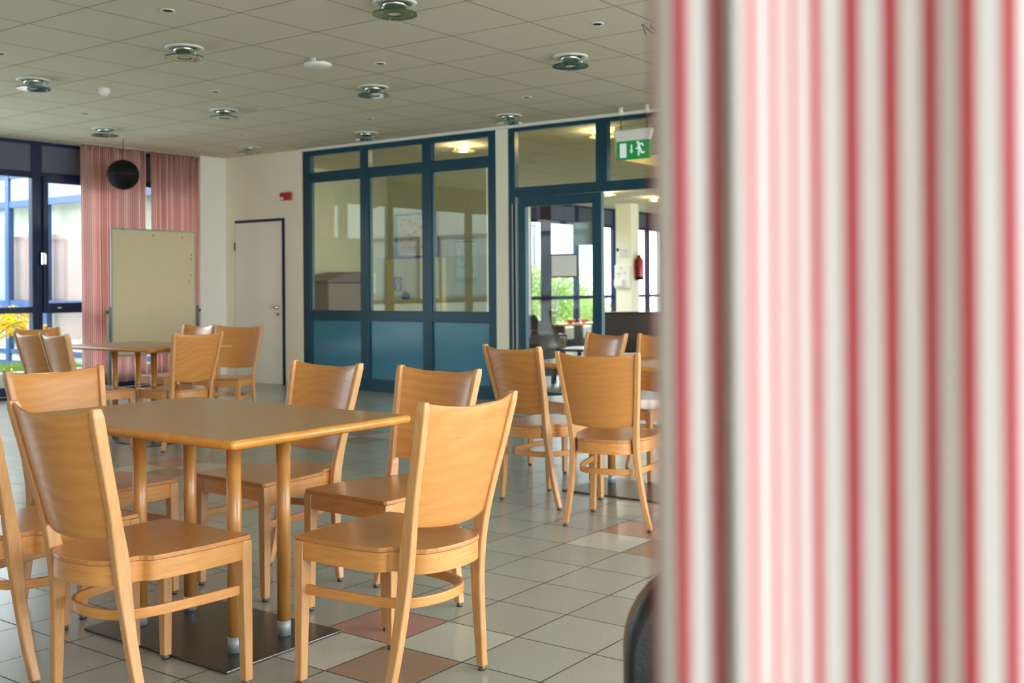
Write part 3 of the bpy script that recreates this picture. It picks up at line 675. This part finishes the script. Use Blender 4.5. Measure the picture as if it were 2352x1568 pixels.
def picto(parts_, name, nrm=-1):
    """flat figures raised on the plate; polygon coords (s,z) s along -y"""
    q = MB()
    for pts in parts_:
        a_ = [(-.0205, -s_, z) for s_, z in pts]; b2 = [(-.0225, -s_, z) for s_, z in pts]
        q.loft([a_, b2], smooth=False)
    return q.build(name, EXITW, fc)
def seg(p0, p1, w0, w1=None):
    w1 = w1 or w0; d = Vector((p1[0]-p0[0], p1[1]-p0[1])).normalized(); nx, nz = -d.y, d.x
    return [(p0[0]+nx*w0, p0[1]+nz*w0), (p0[0]-nx*w0, p0[1]-nz*w0), (p1[0]-nx*w1, p1[1]-nz*w1), (p1[0]+nx*w1, p1[1]+nz*w1)]
zc = -.403
picto([[(-.136, zc+.063), (-.136, zc-.068), (-.068, zc-.068), (-.068, zc+.063)]], 'door_symbol')
picto([[(-.022, zc+.048), (-.022, zc-.008), (-.006, zc-.008), (-.006, zc+.048)], [(-.034, zc-.006), (-.014, zc-.036), (.006, zc-.006)]], 'arrow_symbol')
head = [(.054+.014*math.cos(k*PI/6), zc+.062+.014*math.sin(k*PI/6)) for k in range(12)]
picto([head, seg((.060, zc+.044), (.074, zc-.002), .013, .012), seg((.062, zc+.046), (.098, zc+.050), .007), seg((.096, zc+.052), (.112, zc+.026), .007), seg((.062, zc+.034), (.058, zc+.008), .007), seg((.060, zc+.010), (.032, zc+.008), .007),
       seg((.072, zc+.002), (.062, zc-.024), .010, .008), seg((.062, zc-.018), (.062, zc-.060), .008, .007), seg((.078, zc+.002), (.094, zc-.032), .010, .008), seg((.088, zc-.034), (.128, zc-.030), .008)], 'running_man_symbol')

# ------------------------------------------------------------------ alarm box on the east wall
t = thing('fire_alarm_sounder', 'small red fire alarm box on the wall above the white door', 'alarm', (9.05, 9.935, 2.295))
MB().rbox(-.05, 0, -.085, .085, -.05, .045, .006).build('housing', RED, t)
MB().rbox(-.056, -.049, .015, .075, -.045, -.012, .002).build('label_plate', WHITEP, t)

# ------------------------------------------------------------------ leather chair, lower right
def c2(x, y, z=0): v_ = c2r(x, y, z); return (v_.x, v_.y, z)
t = thing('leather_armchair', 'black leather armchair with pale stitching, corner peeking out left of the foreground curtain', 'armchair', c2(.462, 1.62), -TH+PI)
b_ = MB(); rr = []
def outline(w_, zt, r_, zb=.16):
    P = [(-w_, zb)]
    for k in range(9): a_ = PI-k*PI/16; P.append((-w_+r_+r_*math.cos(a_), zt-r_+r_*math.sin(a_)))
    for k in range(9): a_ = PI/2-k*PI/16; P.append((w_-r_+r_*math.cos(a_), zt-r_+r_*math.sin(a_)))
    P.append((w_, zb)); return P
for yy, w_, zt in ((-.03, .285, .752), (-.018, .298, .768), (.045, .300, .770), (.06, .290, .760)):
    rr.append([(x, yy, z) for x, z in outline(w_, zt, .13)])
b_.loft(rr); bo = b_.build('backrest', LEATHER, t)
st = [(x*.985, -.025, z-.004) for x, z in outline(.296, .766, .128)]
MB().tube(st, .0022, 6).build('stitched_seam', STITCH, bo)
MB().rbox(-.235, .235, .05, .58, .26, .44, .05, 4).build('seat_cushion', LEATHER, t, smooth=True)
for s_ in (-1, 1): MB().rbox(s_*.265-.035, s_*.265+.035, .04, .58, .14, .60, .03, 3).build('armrest', LEATHER, t, smooth=True)
MB().rbox(-.24, .24, .04, .57, .14, .27, .02, 2).build('seat_base', LEATHER, t)
for x in (-.24, .24):
    for y in (.03, .53): MB().cyl((x, y, 0), .016, .165, 12, r2=.022).build('leg', BLACK, t)

# ------------------------------------------------------------------ corridor furnishings (wall x=12 faces the camera)
t = thing('hydrant_cabinet', 'cream double-door hose cabinet behind the teal screen', 'cabinet', (11.93, 10.44, 0))
MB().box(-.02, .07, -.56, .545, 0, 1.60).build('cabinet_body', CREAM, t)
for y0, y1 in ((-.50, .115), (.125, .50)):
    d_ = MB().rbox(-.034, -.021, y0, y1, .06, 1.545, .003, 1).build('cabinet_door', CREAM, t)
    ym = .16 if y0 > 0 else .075
    MB().rbox(-.043, -.034, ym-.035, ym+.035, 1.01, 1.10, .004).build('latch_plate', BLACK, d_)
    MB().cyl((-.052, ym, 1.055), .02, .009, 16, axis='x').build('latch_ring', ALU, d_)
sg = MB().box(-.037, -.0345, .19, .345, 1.13, 1.335).build('hose_sign', SIGNRED, t)
sym = [[(.285, 1.155), (.248, 1.155), (.246, 1.163), (.285, 1.163)]]
q = MB()
def strip(pts, w_, m_=q, x=-.0385):
    for p0, p1 in zip(pts[:-1], pts[1:]):
        s4 = seg(p0, p1, w_); m_.loft([[(x+.0012, a_, z) for a_, z in s4], [(x, a_, z) for a_, z in s4]], smooth=False)
strip([(.292, 1.262), (.298, 1.285), (.280, 1.306), (.250, 1.308), (.226, 1.285), (.220, 1.255), (.232, 1.215), (.250, 1.175)], .005)
strip([(.308, 1.262), (.286, 1.266), (.262, 1.262)], .005); strip([(.290, 1.262), (.284, 1.165)], .006); strip([(.272, 1.258), (.256, 1.165)], .004); strip([(.288, 1.16), (.250, 1.16)], .006)
q.build('hose_symbol', PAPER, sg)
q = MB().box(-.037, -.0345, .085, .16, 1.108, 1.132); q.build('red_label', SIGNRED, t)
q = MB().box(-.037, -.0345, -.36, -.23, 1.14, 1.36); nb = q.build('notice_sheet', PAPER, t)
q = MB()
for k in range(9): q.box(-.0385, -.037, -.345, -.262 if k % 3 else -.25, 1.345-k*.018, 1.350-k*.018)
q.box(-.0385, -.037, -.36, -.23, 1.155, 1.163); q.build('notice_text', INK, nb)
MB().box(-.037, -.0345, -.36, -.24, 1.06, 1.12).build('small_notice', PAPER, t)

t = thing('framed_poster', 'tan poster of small brown sketches in a dark frame above the hose cabinet', 'picture', (11.99, 10.42, 1.94))
f = MB()
for y0, y1, z0, z1 in ((.375, .405, -.325, .325), (-.405, -.375, -.325, .325), (-.375, .375, .295, .325), (-.375, .375, -.325, -.295)): f.box(-.025, .0, y0, y1, z0, z1)
f.build('frame', mat('poster_frame', (60, 48, 62), .4), t)
MB().box(-.012, .0, -.376, .376, -.296, .296).build('poster_mount', mat('poster_mount', (208, 204, 170), .7), t)
ps = MB().box(-.0135, -.0122, -.33, .33, -.265, .265).build('poster_print', TAN, t)
q = MB(); rn = random.Random(4)
for cy_, cz_ in ((.28, .16), (.22, .06), (.25, .22), (.12, .20), (.02, .18), (.15, .0), (.1, -.07), (.02, .05), (-.1, .1), (-.2, .18), (-.15, 0), (-.25, -.05), (.25, -.17), (.12, -.17), (.02, -.19), (-.12, -.17), (-.24, -.18)):
    for k in range(4):
        a_ = rn.uniform(0, 6.28); l_ = rn.uniform(.02, .045); strip([(cy_+rn.uniform(-.02, .02), cz_+rn.uniform(-.02, .02)), (cy_+l_*math.cos(a_), cz_+l_*math.sin(a_))], rn.uniform(.003, .008), q, -.0148)
q.build('poster_sketches', SEPIA, ps)

t = thing('escape_plan', 'pale printed escape plan with blue heading on the corridor wall', 'sign', (11.99, 9.49, 1.56))
MB().box(-.02, 0, -.20, .20, -.305, .305).build('plan_frame', ALU, t)
ps = MB().box(-.0225, -.0205, -.19, .19, -.295, .295).build('plan_sheet', mat('plan_paper', (206, 214, 206), .6), t)
def text(body, size, loc, rot, matr, name, parent, align='CENTER'):
    cu = bpy.data.curves.new(name, 'FONT'); cu.body = body; cu.size = size; cu.extrude = .0006; cu.align_x = align; cu.align_y = 'CENTER'
    to = bpy.data.objects.new(name+'_curve', cu); COL.objects.link(to); bpy.context.view_layer.update()
    me = bpy.data.meshes.new_from_object(to); COL.objects.unlink(to); bpy.data.objects.remove(to)
    me.materials.clear(); me.materials.append(matr); o = bpy.data.objects.new(name, me); COL.objects.link(o); o.location = loc; o.rotation_euler = rot; o.parent = parent; return o
RX = (PI/2, 0, -PI/2)
text('Flucht- und Rettungsplan', .036, (-.024, 0, .262), RX, INK, 'plan_title', ps)
q = MB(); rn = random.Random(8)
for z0, z1, y0, y1 in ((.05, .18, .08, .17), (-.09, .05, .08, .17), (-.285, -.235, -.18, .17)):
    strip([(y0, z0), (y1, z0), (y1, z1), (y0, z1), (y0, z0)], .0015, q, -.024)
for k in range(60):
    y_ = rn.uniform(-.17, .05); z_ = rn.uniform(-.20, .20); ln = rn.uniform(.01, .05)
    strip([(y_, z_), (y_+(ln if k % 2 else 0), z_+(0 if k % 2 else ln))], .0016, q, -.024)
for k in range(14): strip([(.15-k*.024, -.262), (.15-k*.024-.014, -.262)], .006, q, -.024)
q.build('plan_drawing', mat('plan_ink', (92, 110, 104), .7), ps)

# grey cabinet with curved top and a notice on the left corridor wall (y = 11)
t = thing('photocopier', 'grey machine with raised sloping lid behind the left pane of the screen', 'machine', (10.6, 10.68, 0))
MB().rbox(-.42, .40, -.28, .28, 0, 1.25, .02).build('body', mat('copier_grey', (112, 100, 106), .5), t)
ld_ = MB(); ld_.loft([[(-.42, y_, 1.252), (.40, y_, 1.252), (.40, y_, 1.40), (.10, y_, 1.40), (-.15, y_, 1.36), (-.42, y_, 1.285)] for y_ in (-.27, .27)], smooth=False); ld_.build('lid', mat('copier_lid', (92, 76, 88), .5), t, bevel=.01)
t = thing('wall_notice', 'white printed notice sheet on the corridor side wall beside the second post', 'notice', (11.52, 10.995, 1.25))
MB().box(-.20, .20, -.006, 0, -.15, .15).build('sheet', PAPER, t)
q = MB()
for k in range(7): q.box(-.02, .16 if k % 2 else .12, -.008, -.0062, .10-k*.03, .106-k*.03)
q.build('printed_lines', INK, t)

# ------------------------------------------------------------------ sheets on the double-door leaf
t = thing('door_sign_frame', 'blank white sheet in a grey clip frame on the glass door', 'sign', (9.05, 5.925, 1.385))
MB().box(-.012, 0, -.165, .165, -.118, .118).build('clip_frame', GREYPOST, t)
MB().box(-.0145, -.012, -.148, .148, -.103, .103).build('sheet', PAPER, t)
o = MB().box(9.083, 9.086, 5.60, 5.835, 1.585, 1.815).build('door_poster', mat('grey_poster', (170, 180, 172), .4, noise=(14, .08)))
tag(o, 'grey curled poster fixed near the top right of the glass door leaf', 'poster')

# ------------------------------------------------------------------ lounge furniture
def tub(loc, rz, s_, label):
    t = thing('tub_chair', label, 'armchair', loc, rz, 'dark tub chairs in the lounge')
    b_ = MB(); rr = []; R0, R1 = .36*s_, .28*s_; n_ = 22
    for i in range(n_+1):
        a_ = D(-15)+D(210)*i/n_; c_, s2 = math.cos(a_), math.sin(a_); top = (.74 if 40 < math.degrees(a_) < 140 else .74-.16*min(1, abs(math.degrees(a_)-90)/105))*s_
        rr.append([(R0*c_, R0*s2, .10), (R0*1.02*c_, R0*1.02*s2, top-.03), ((R0+R1)/2*c_, (R0+R1)/2*s2, top), (R1*c_, R1*s2, top-.03), (R1*c_, R1*s2, .10)])
    b_.loft(rr); b_.build('shell', LEATHERB, t)
    MB().rbox(-.26*s_, .26*s_, -.34*s_, .26*s_, .22*s_, .43*s_, .04, 3).build('seat_cushion', LEATHERB, t, smooth=True)
    for x in (-.2, .2):
        for y in (-.22, .22): MB().cyl((x*s_, y*s_, 0), .02, .11, 10).build('leg', BLACK, t)
tub((14.25, 9.78, 0), D(60), 1.0, 'larger dark tub armchair behind the glass door leaf')
tub((11.05, 7.62, 0), D(120), .9, 'smaller tub armchair in front of the larger one behind the glass door')
t = thing('sofa', 'dark brown leather sofa seen from behind through the open doorway', 'sofa', (15.18, 8.58, 0), D(-54))
MB().rbox(-.65, .65, -.12, .10, .12, .77, .04, 4).build('backrest', LEATHERB, t, smooth=True)
MB().rbox(-.46, .46, .11, .75, .14, .45, .04, 4).build('seat_cushion', LEATHERB, t, smooth=True)
for s_ in (-1, 1): MB().rbox(s_*.55-.09, s_*.55+.09, .10, .78, .12, .62, .04, 4).build('armrest', LEATHERB, t, smooth=True)
for x in (-.55, .55):
    for y in (-.05, .68): MB().cyl((x, y, 0), .02, .13, 10).build('leg', BLACK, t)
t = thing('coffee_table', 'low dark coffee table beside the tub chairs behind the glass door', 'table', (10.95, 6.86, 0), D(10))
MB().rbox(-.33, .33, -.26, .26, .42, .45, .006).build('tabletop', DARKW, t)
for x in (-.28, .28):
    for y in (-.21, .21): MB().box(x-.02, x+.02, y-.02, y+.02, 0, .42).build('leg', DARKW, t)
t = thing('low_bench', 'light wooden bench with orange things under the lounge windows', 'bench', (17.9, 11.5, 0))
MB().rbox(-.6, .9, -.14, .14, .42, .46, .006).build('bench_top', WOOD_BENT, t)
for x in (-.5, .15, .8): MB().box(x-.02, x+.02, -.1, .1, 0, .42).build('leg', GREYPOST, t)
for x, lab in ((17.75, 'left of two small orange bowls on the lounge bench'), (18.25, 'right of two small orange bowls on the lounge bench')):
    o = MB().lathe([(.03, 0), (.09, .04), (.11, .075), (.10, .075), (.001, .02)], (x, 11.5, .462), 20).build('bowl', mat('bowl_orange', (226, 110, 84), .4)); tag(o, lab, 'bowl', 'orange bowls on the bench')
# things on the lounge column
t = thing('fire_extinguisher', 'red fire extinguisher on the side of the white lounge column', 'fire extinguisher', (19.17, 10.752, 1.30))
b_ = MB().lathe([(.001, 0), (.078, 0), (.080, .02), (.080, .38), (.066, .43), (.030, .46), (.028, .48), (.001, .48)], seg=24); b_.build('cylinder', RED, t, smooth=False)
MB().lathe([(.082, 0), (.083, .06), (.081, .065)], seg=24, cap=False).build('base_ring', BLACK, t)
MB().rbox(-.03, .06, -.02, .02, .475, .51, .006).rbox(-.05, .08, -.012, .012, .53, .545, .004).build('valve_lever', BLACK, t)
MB().tube(catmull([(-.03, 0, .49), (-.09, 0, .44), (-.105, 0, .3), (-.10, 0, .08)], 5), .012, 8).build('hose', BLACK, t)
MB().box(-.02, .02, .078, .093, .2, .42).build('wall_bracket', BLACK, t)
t = thing('info_plate', 'small pale info sign with a navy square on the lounge column', 'sign', (19.0, 11.03, 1.85), -PI/2)
MB().rbox(-.155, .155, -.014, 0, -.11, .11, .006).build('plate', WHITEP, t)
MB().box(-.145, -.09, -.016, -.0142, .03, .095).build('navy_square', BLUED, t)
q = MB()
for k in range(6): q.box(-.07, .12, -.0155, -.0142, .06-k*.028, .066-k*.028)
q.build('text_lines', INK, t)
t = thing('soap_dispenser_panel', 'rounded white plastic panel with small symbols on the lounge column', 'dispenser', (19.0, 11.03, 1.37), -PI/2)
MB().rbox(-.18, .175, -.05, 0, -.24, .24, .022, 3).build('back_panel', WHITEP, t)
MB().rbox(-.165, .03, -.10, -.045, -.20, -.05, .02, 3).build('dispenser_tray', WHITEP, t)
q = MB()
for x, z in ((-.02, .17), (-.10, .06), (-.05, .06), (-.08, .0), (.06, .08)): q.cyl((x, -.054, z), .014, .004, 10, axis='y')
q.build('symbols', GREYPOST, t)
# lounge end curtain, dark
pth = [(17.06+.30*i/40, 11.70+.03*math.sin(i*.9)) for i in range(41)]
DC = stripes('dark_fabric', .05, .5, (58, 36, 40), (70, 48, 50), .1)
curtain_mesh(pth, .1, 2.82, DC, 'curtain', 'narrow dark curtain hanging at the left end of the lounge windows', rows=8)

# ------------------------------------------------------------------ outdoors
g = MB().box(-14, 8.75, 11.55, 40, -.12, -.02).build('courtyard_lawn', LAWN); struct(g)
struct(MB().box(-14, 5.9, 11.5, 24, -.03, -.01).build('added_pale_paving', WALLW))  # unseen pale ground, added so less green lawn light reaches the ceiling
g = MB().box(15.3, 45, 12.1, 45, -.12, -.02).build('garden_lawn', LAWN); struct(g)
g = MB().box(-16, 40, -14, -2.2, -.12, -.04).build('south_paving', mat('paving', (190, 188, 180), .9, noise=(4, .06))); struct(g)
# wing that closes the courtyard on the right; facade x = 8.8 looks west
t = thing('courtyard_wing', 'blue-framed glazed wing seen through the left windows across the courtyard corner', 'building', (8.8, 15, 0))
MB().box(.25, 5.9, -3.0, 8, 0, 3.3).build('wing_body', FACADEC, t)
MB().box(-.12, 6, -3.4, 8, 2.95, 3.25).build('roof_edge', FACADE, t)
f = MB(); ys = [-3.3+i*1.02 for i in range(12)]
for y in ys: f.box(-.04, .05, y-.05, y+.05, 0, 2.95)
for z0, z1 in ((2.86, 2.95), (2.42, 2.52), (.93, 1.03), (.24, .30), (0, .13)): f.box(-.03, .04, ys[0], ys[-1], z0, z1)
f.build('window_frame', BLUEX, t)
bl = MB(); MB_ = None
for a_, b2 in zip(ys[:-1], ys[1:]):
    MB().box(0, .02, a_+.05, b2-.05, 2.52, 2.86).build('blind_panel', BLINDX, t)
    MB().box(.0, .006, a_+.05, b2-.05, .30, 2.42).build('pane', GLASS, t)
    MB().box(.0, .03, a_+.05, b2-.05, .13, .24).build('sill_panel', FACADE, t)
MB().box(.12, .14, -1.2, .9, .3, 2.0).build('red_curtain', mat('window_curtain', (156, 118, 108), .8), t)
MB().box(.12, .14, 1.1, 3.2, 1.0, 2.4).build('white_blind', BLINDX, t)
# opposite buildings
def bld(name_label, loc, sx_, sy_, h_, face, rows_, wall=FACADE):
    t = thing('building', name_label, 'building', loc)
    MB().box(-sx_/2, sx_/2, -sy_/2, sy_/2, 0, h_).build('walls', wall, t)
    MB().box(-sx_/2-.15, sx_/2+.15, -sy_/2-.15, sy_/2+.15, h_, h_+.18).build('roof', GREYP, t)
    for (u0, u1, z0, z1) in rows_:
        fr = MB()
        def put(m_, a0, a1, c0, c1, d0, d1):
            if face == 'S': m_.box(a0, a1, -sy_/2-d1, -sy_/2-d0, c0, c1)
            else: m_.box(sx_/2+d0, sx_/2+d1, a0, a1, c0, c1)
        for a0, a1, c0, c1 in ((u0, u0+.08, z0, z1), (u1-.08, u1, z0, z1), (u0, u1, z0, z0+.08), (u0, u1, z1-.08, z1), ((u0+u1)/2-.04, (u0+u1)/2+.04, z0, z1)): put(fr, a0, a1, c0, c1, 0, .06)
        wf = fr.build('window_frame', BLUEX, t)
        q = MB(); put(q, u0+.08, u1-.08, z0+.08, z1-.08, .0, .02); q.build('window_pane', mat('far_glass', (120, 140, 150), .1) if 'far_glass' not in MATS else MATS['far_glass'], wf)
        q = MB(); put(q, u0+.08, u1-.08, z1-.5, z1-.08, .021, .03); q.build('roller_blind', BLINDX, wf)
bld('white courtyard building with blue windows opposite the left windows', (-4.6, 17.5, 0), 6, 12, 3.6, 'E', [(-5.2+2.4*k, -3.4+2.4*k, .9, 2.4) for k in range(5)])
bld('white building with blue windows closing the courtyard behind', (3, 27, 0), 17, 6, 3.6, 'S', [(-8+2.6*k, -6+2.6*k, .9, 2.4) for k in range(6)])
bld('bright white building with blue windows behind the garden shrubs', (29, 30.5, 0), 26, 9, 5.6, 'S', [(-12.6, -11.2, .3, 4.1), (-8.6, -5.4, 2.3, 4.1), (-4.2, 2.4, 2.0, 3.8), (3.2, 8.4, 2.0, 3.8)])
# shrubs
def shrub(loc, r, h, leaf, label, seed, n_=900, ls=.05, grp='garden shrubs beyond the lounge windows'):
    rn = random.Random(seed); t = thing('shrub', label, 'shrub', loc, 0, grp)
    st = MB()
    for k in range(7):
        a_ = rn.uniform(0, 6.28); st.tube([(0, 0, 0), (.3*r*math.cos(a_), .3*r*math.sin(a_), h*.4), (.7*r*math.cos(a_), .7*r*math.sin(a_), h*.8)], [.03, .02, .008], 6)
    st.build('stems', BARK, t)
    b = bmesh.new()
    lobes = [(rn.uniform(-.55, .55)*r, rn.uniform(-.55, .55)*r, h*rn.uniform(.35, .8), rn.uniform(.28, .5)) for _ in range(9)]
    for k in range(n_):
        lx, ly, lz, lr = rn.choice(lobes); a_ = rn.uniform(0, 6.28); c_ = rn.uniform(-1, 1); s_ = math.sqrt(1-c_*c_); q = (rn.random()**.33)
        p_ = Vector((lx+r*lr*q*s_*math.cos(a_)*1.3, ly+r*lr*q*s_*math.sin(a_)*1.3, max(.06, lz+h*lr*q*c_*.75)))
        d = Vector((rn.uniform(-1, 1), rn.uniform(-1, 1), rn.uniform(-.4, 1))).normalized(); e_ = d.cross(Vector((rn.uniform(-1, 1), rn.uniform(-1, 1), .3))).normalized()
        v = [b.verts.new(p_+x_) for x_ in (d*ls, e_*ls*.45, -d*ls, -e_*ls*.45)]; b.faces.new(v)
    me = bpy.data.meshes.new('foliage'); b.to_mesh(me); b.free(); me.materials.append(leaf); o = bpy.data.objects.new('foliage', me); COL.objects.link(o); o.parent = t
shrub((19.0, 15.2, -.02), 1.0, 1.45, LEAF2, 'deep green bush left of the window post in the lounge garden', 1, 4500, .05)
shrub((21.2, 15.6, -.02), 1.25, 1.9, LEAF3, 'pale feathery bush in the middle of the lounge garden', 2, 5000, .05)
shrub((23.7, 15.9, -.02), 1.2, 1.75, LEAF1, 'yellow-green bush directly left of the lounge column', 3, 5000, .05)
shrub((26.6, 16.5, -.02), 1.2, 1.1, LEAF3, 'low pale bush right of the lounge column', 4, 3000, .05)
shrub((17.2, 16.2, -.02), .9, 1.2, LEAF2, 'dark bush behind the door sheet in the lounge garden', 6, 3000, .05)
# forsythia with yellow blossom outside the left window
t = thing('flowering_shrub', 'arching branch shrub with yellow blossom outside the left window', 'shrub', (6.55, 12.6, -.02))
rn = random.Random(5); st = MB(); fl = bmesh.new()
for k in range(11):
    a_ = rn.uniform(-.5, 1.2); L_ = rn.uniform(.4, 1.0); ht = rn.uniform(.55, 1.0)
    pts = catmull([(0, 0, 0), (.35*L_*math.cos(a_), .35*L_*math.sin(a_), ht*.75), (.75*L_*math.cos(a_), .75*L_*math.sin(a_), ht), (1.15*L_*math.cos(a_), 1.15*L_*math.sin(a_), ht*.9)], 8)
    st.tube(pts, .006, 5)
    for q in pts[8:]:
        for m_ in range(4):
            c_ = q+Vector((rn.uniform(-.03, .03), rn.uniform(-.03, .03), rn.uniform(-.03, .03)))
            for e2 in range(4):
                an = e2*PI/2+rn.uniform(0, 1); d = Vector((math.cos(an), rn.uniform(-.4, .4), math.sin(an)))*.022; s3 = d.cross(Vector((0, 1, .3))).normalized()*.007
                fl.faces.new([fl.verts.new(c_+x_) for x_ in (Vector((0, 0, 0)), d*.6+s3, d, d*.6-s3)])
st.build('branches', BARK, t)
me = bpy.data.meshes.new('blossom'); fl.to_mesh(me); fl.free(); me.materials.append(YEL); o = bpy.data.objects.new('blossom', me); COL.objects.link(o); o.parent = t
def herbs(x0, x1, y0, y1, n_, hmax, seed, label, base=0):
    rn = random.Random(seed); b = bmesh.new()
    for k in range(n_):
        x = rn.uniform(x0, x1); y = rn.uniform(y0, y1); h_ = rn.uniform(.3, 1)*hmax; a_ = rn.uniform(0, 6.28); w_ = .012; dx, dy = math.cos(a_)*w_, math.sin(a_)*w_; lx, ly = rn.uniform(-.4, .4)*h_, rn.uniform(-.4, .4)*h_
        b.faces.new([b.verts.new(p_) for p_ in ((x-dx, y-dy, -.03), (x+dx, y+dy, -.03), (x+lx, y+ly, h_))])
    me = bpy.data.meshes.new('grass'); b.to_mesh(me); b.free(); me.materials.append(LEAF1); o = bpy.data.objects.new('meadow_grass', me); COL.objects.link(o); tag(o, label, 'grass'); o['kind'] = 'stuff'
herbs(5.5, 8.6, 11.6, 14.5, 9000, .26, 3, 'tall bright grass growing right outside the left windows')
herbs(16, 28, 12.3, 15, 9000, .35, 4, 'bright grass growing outside the lounge windows')
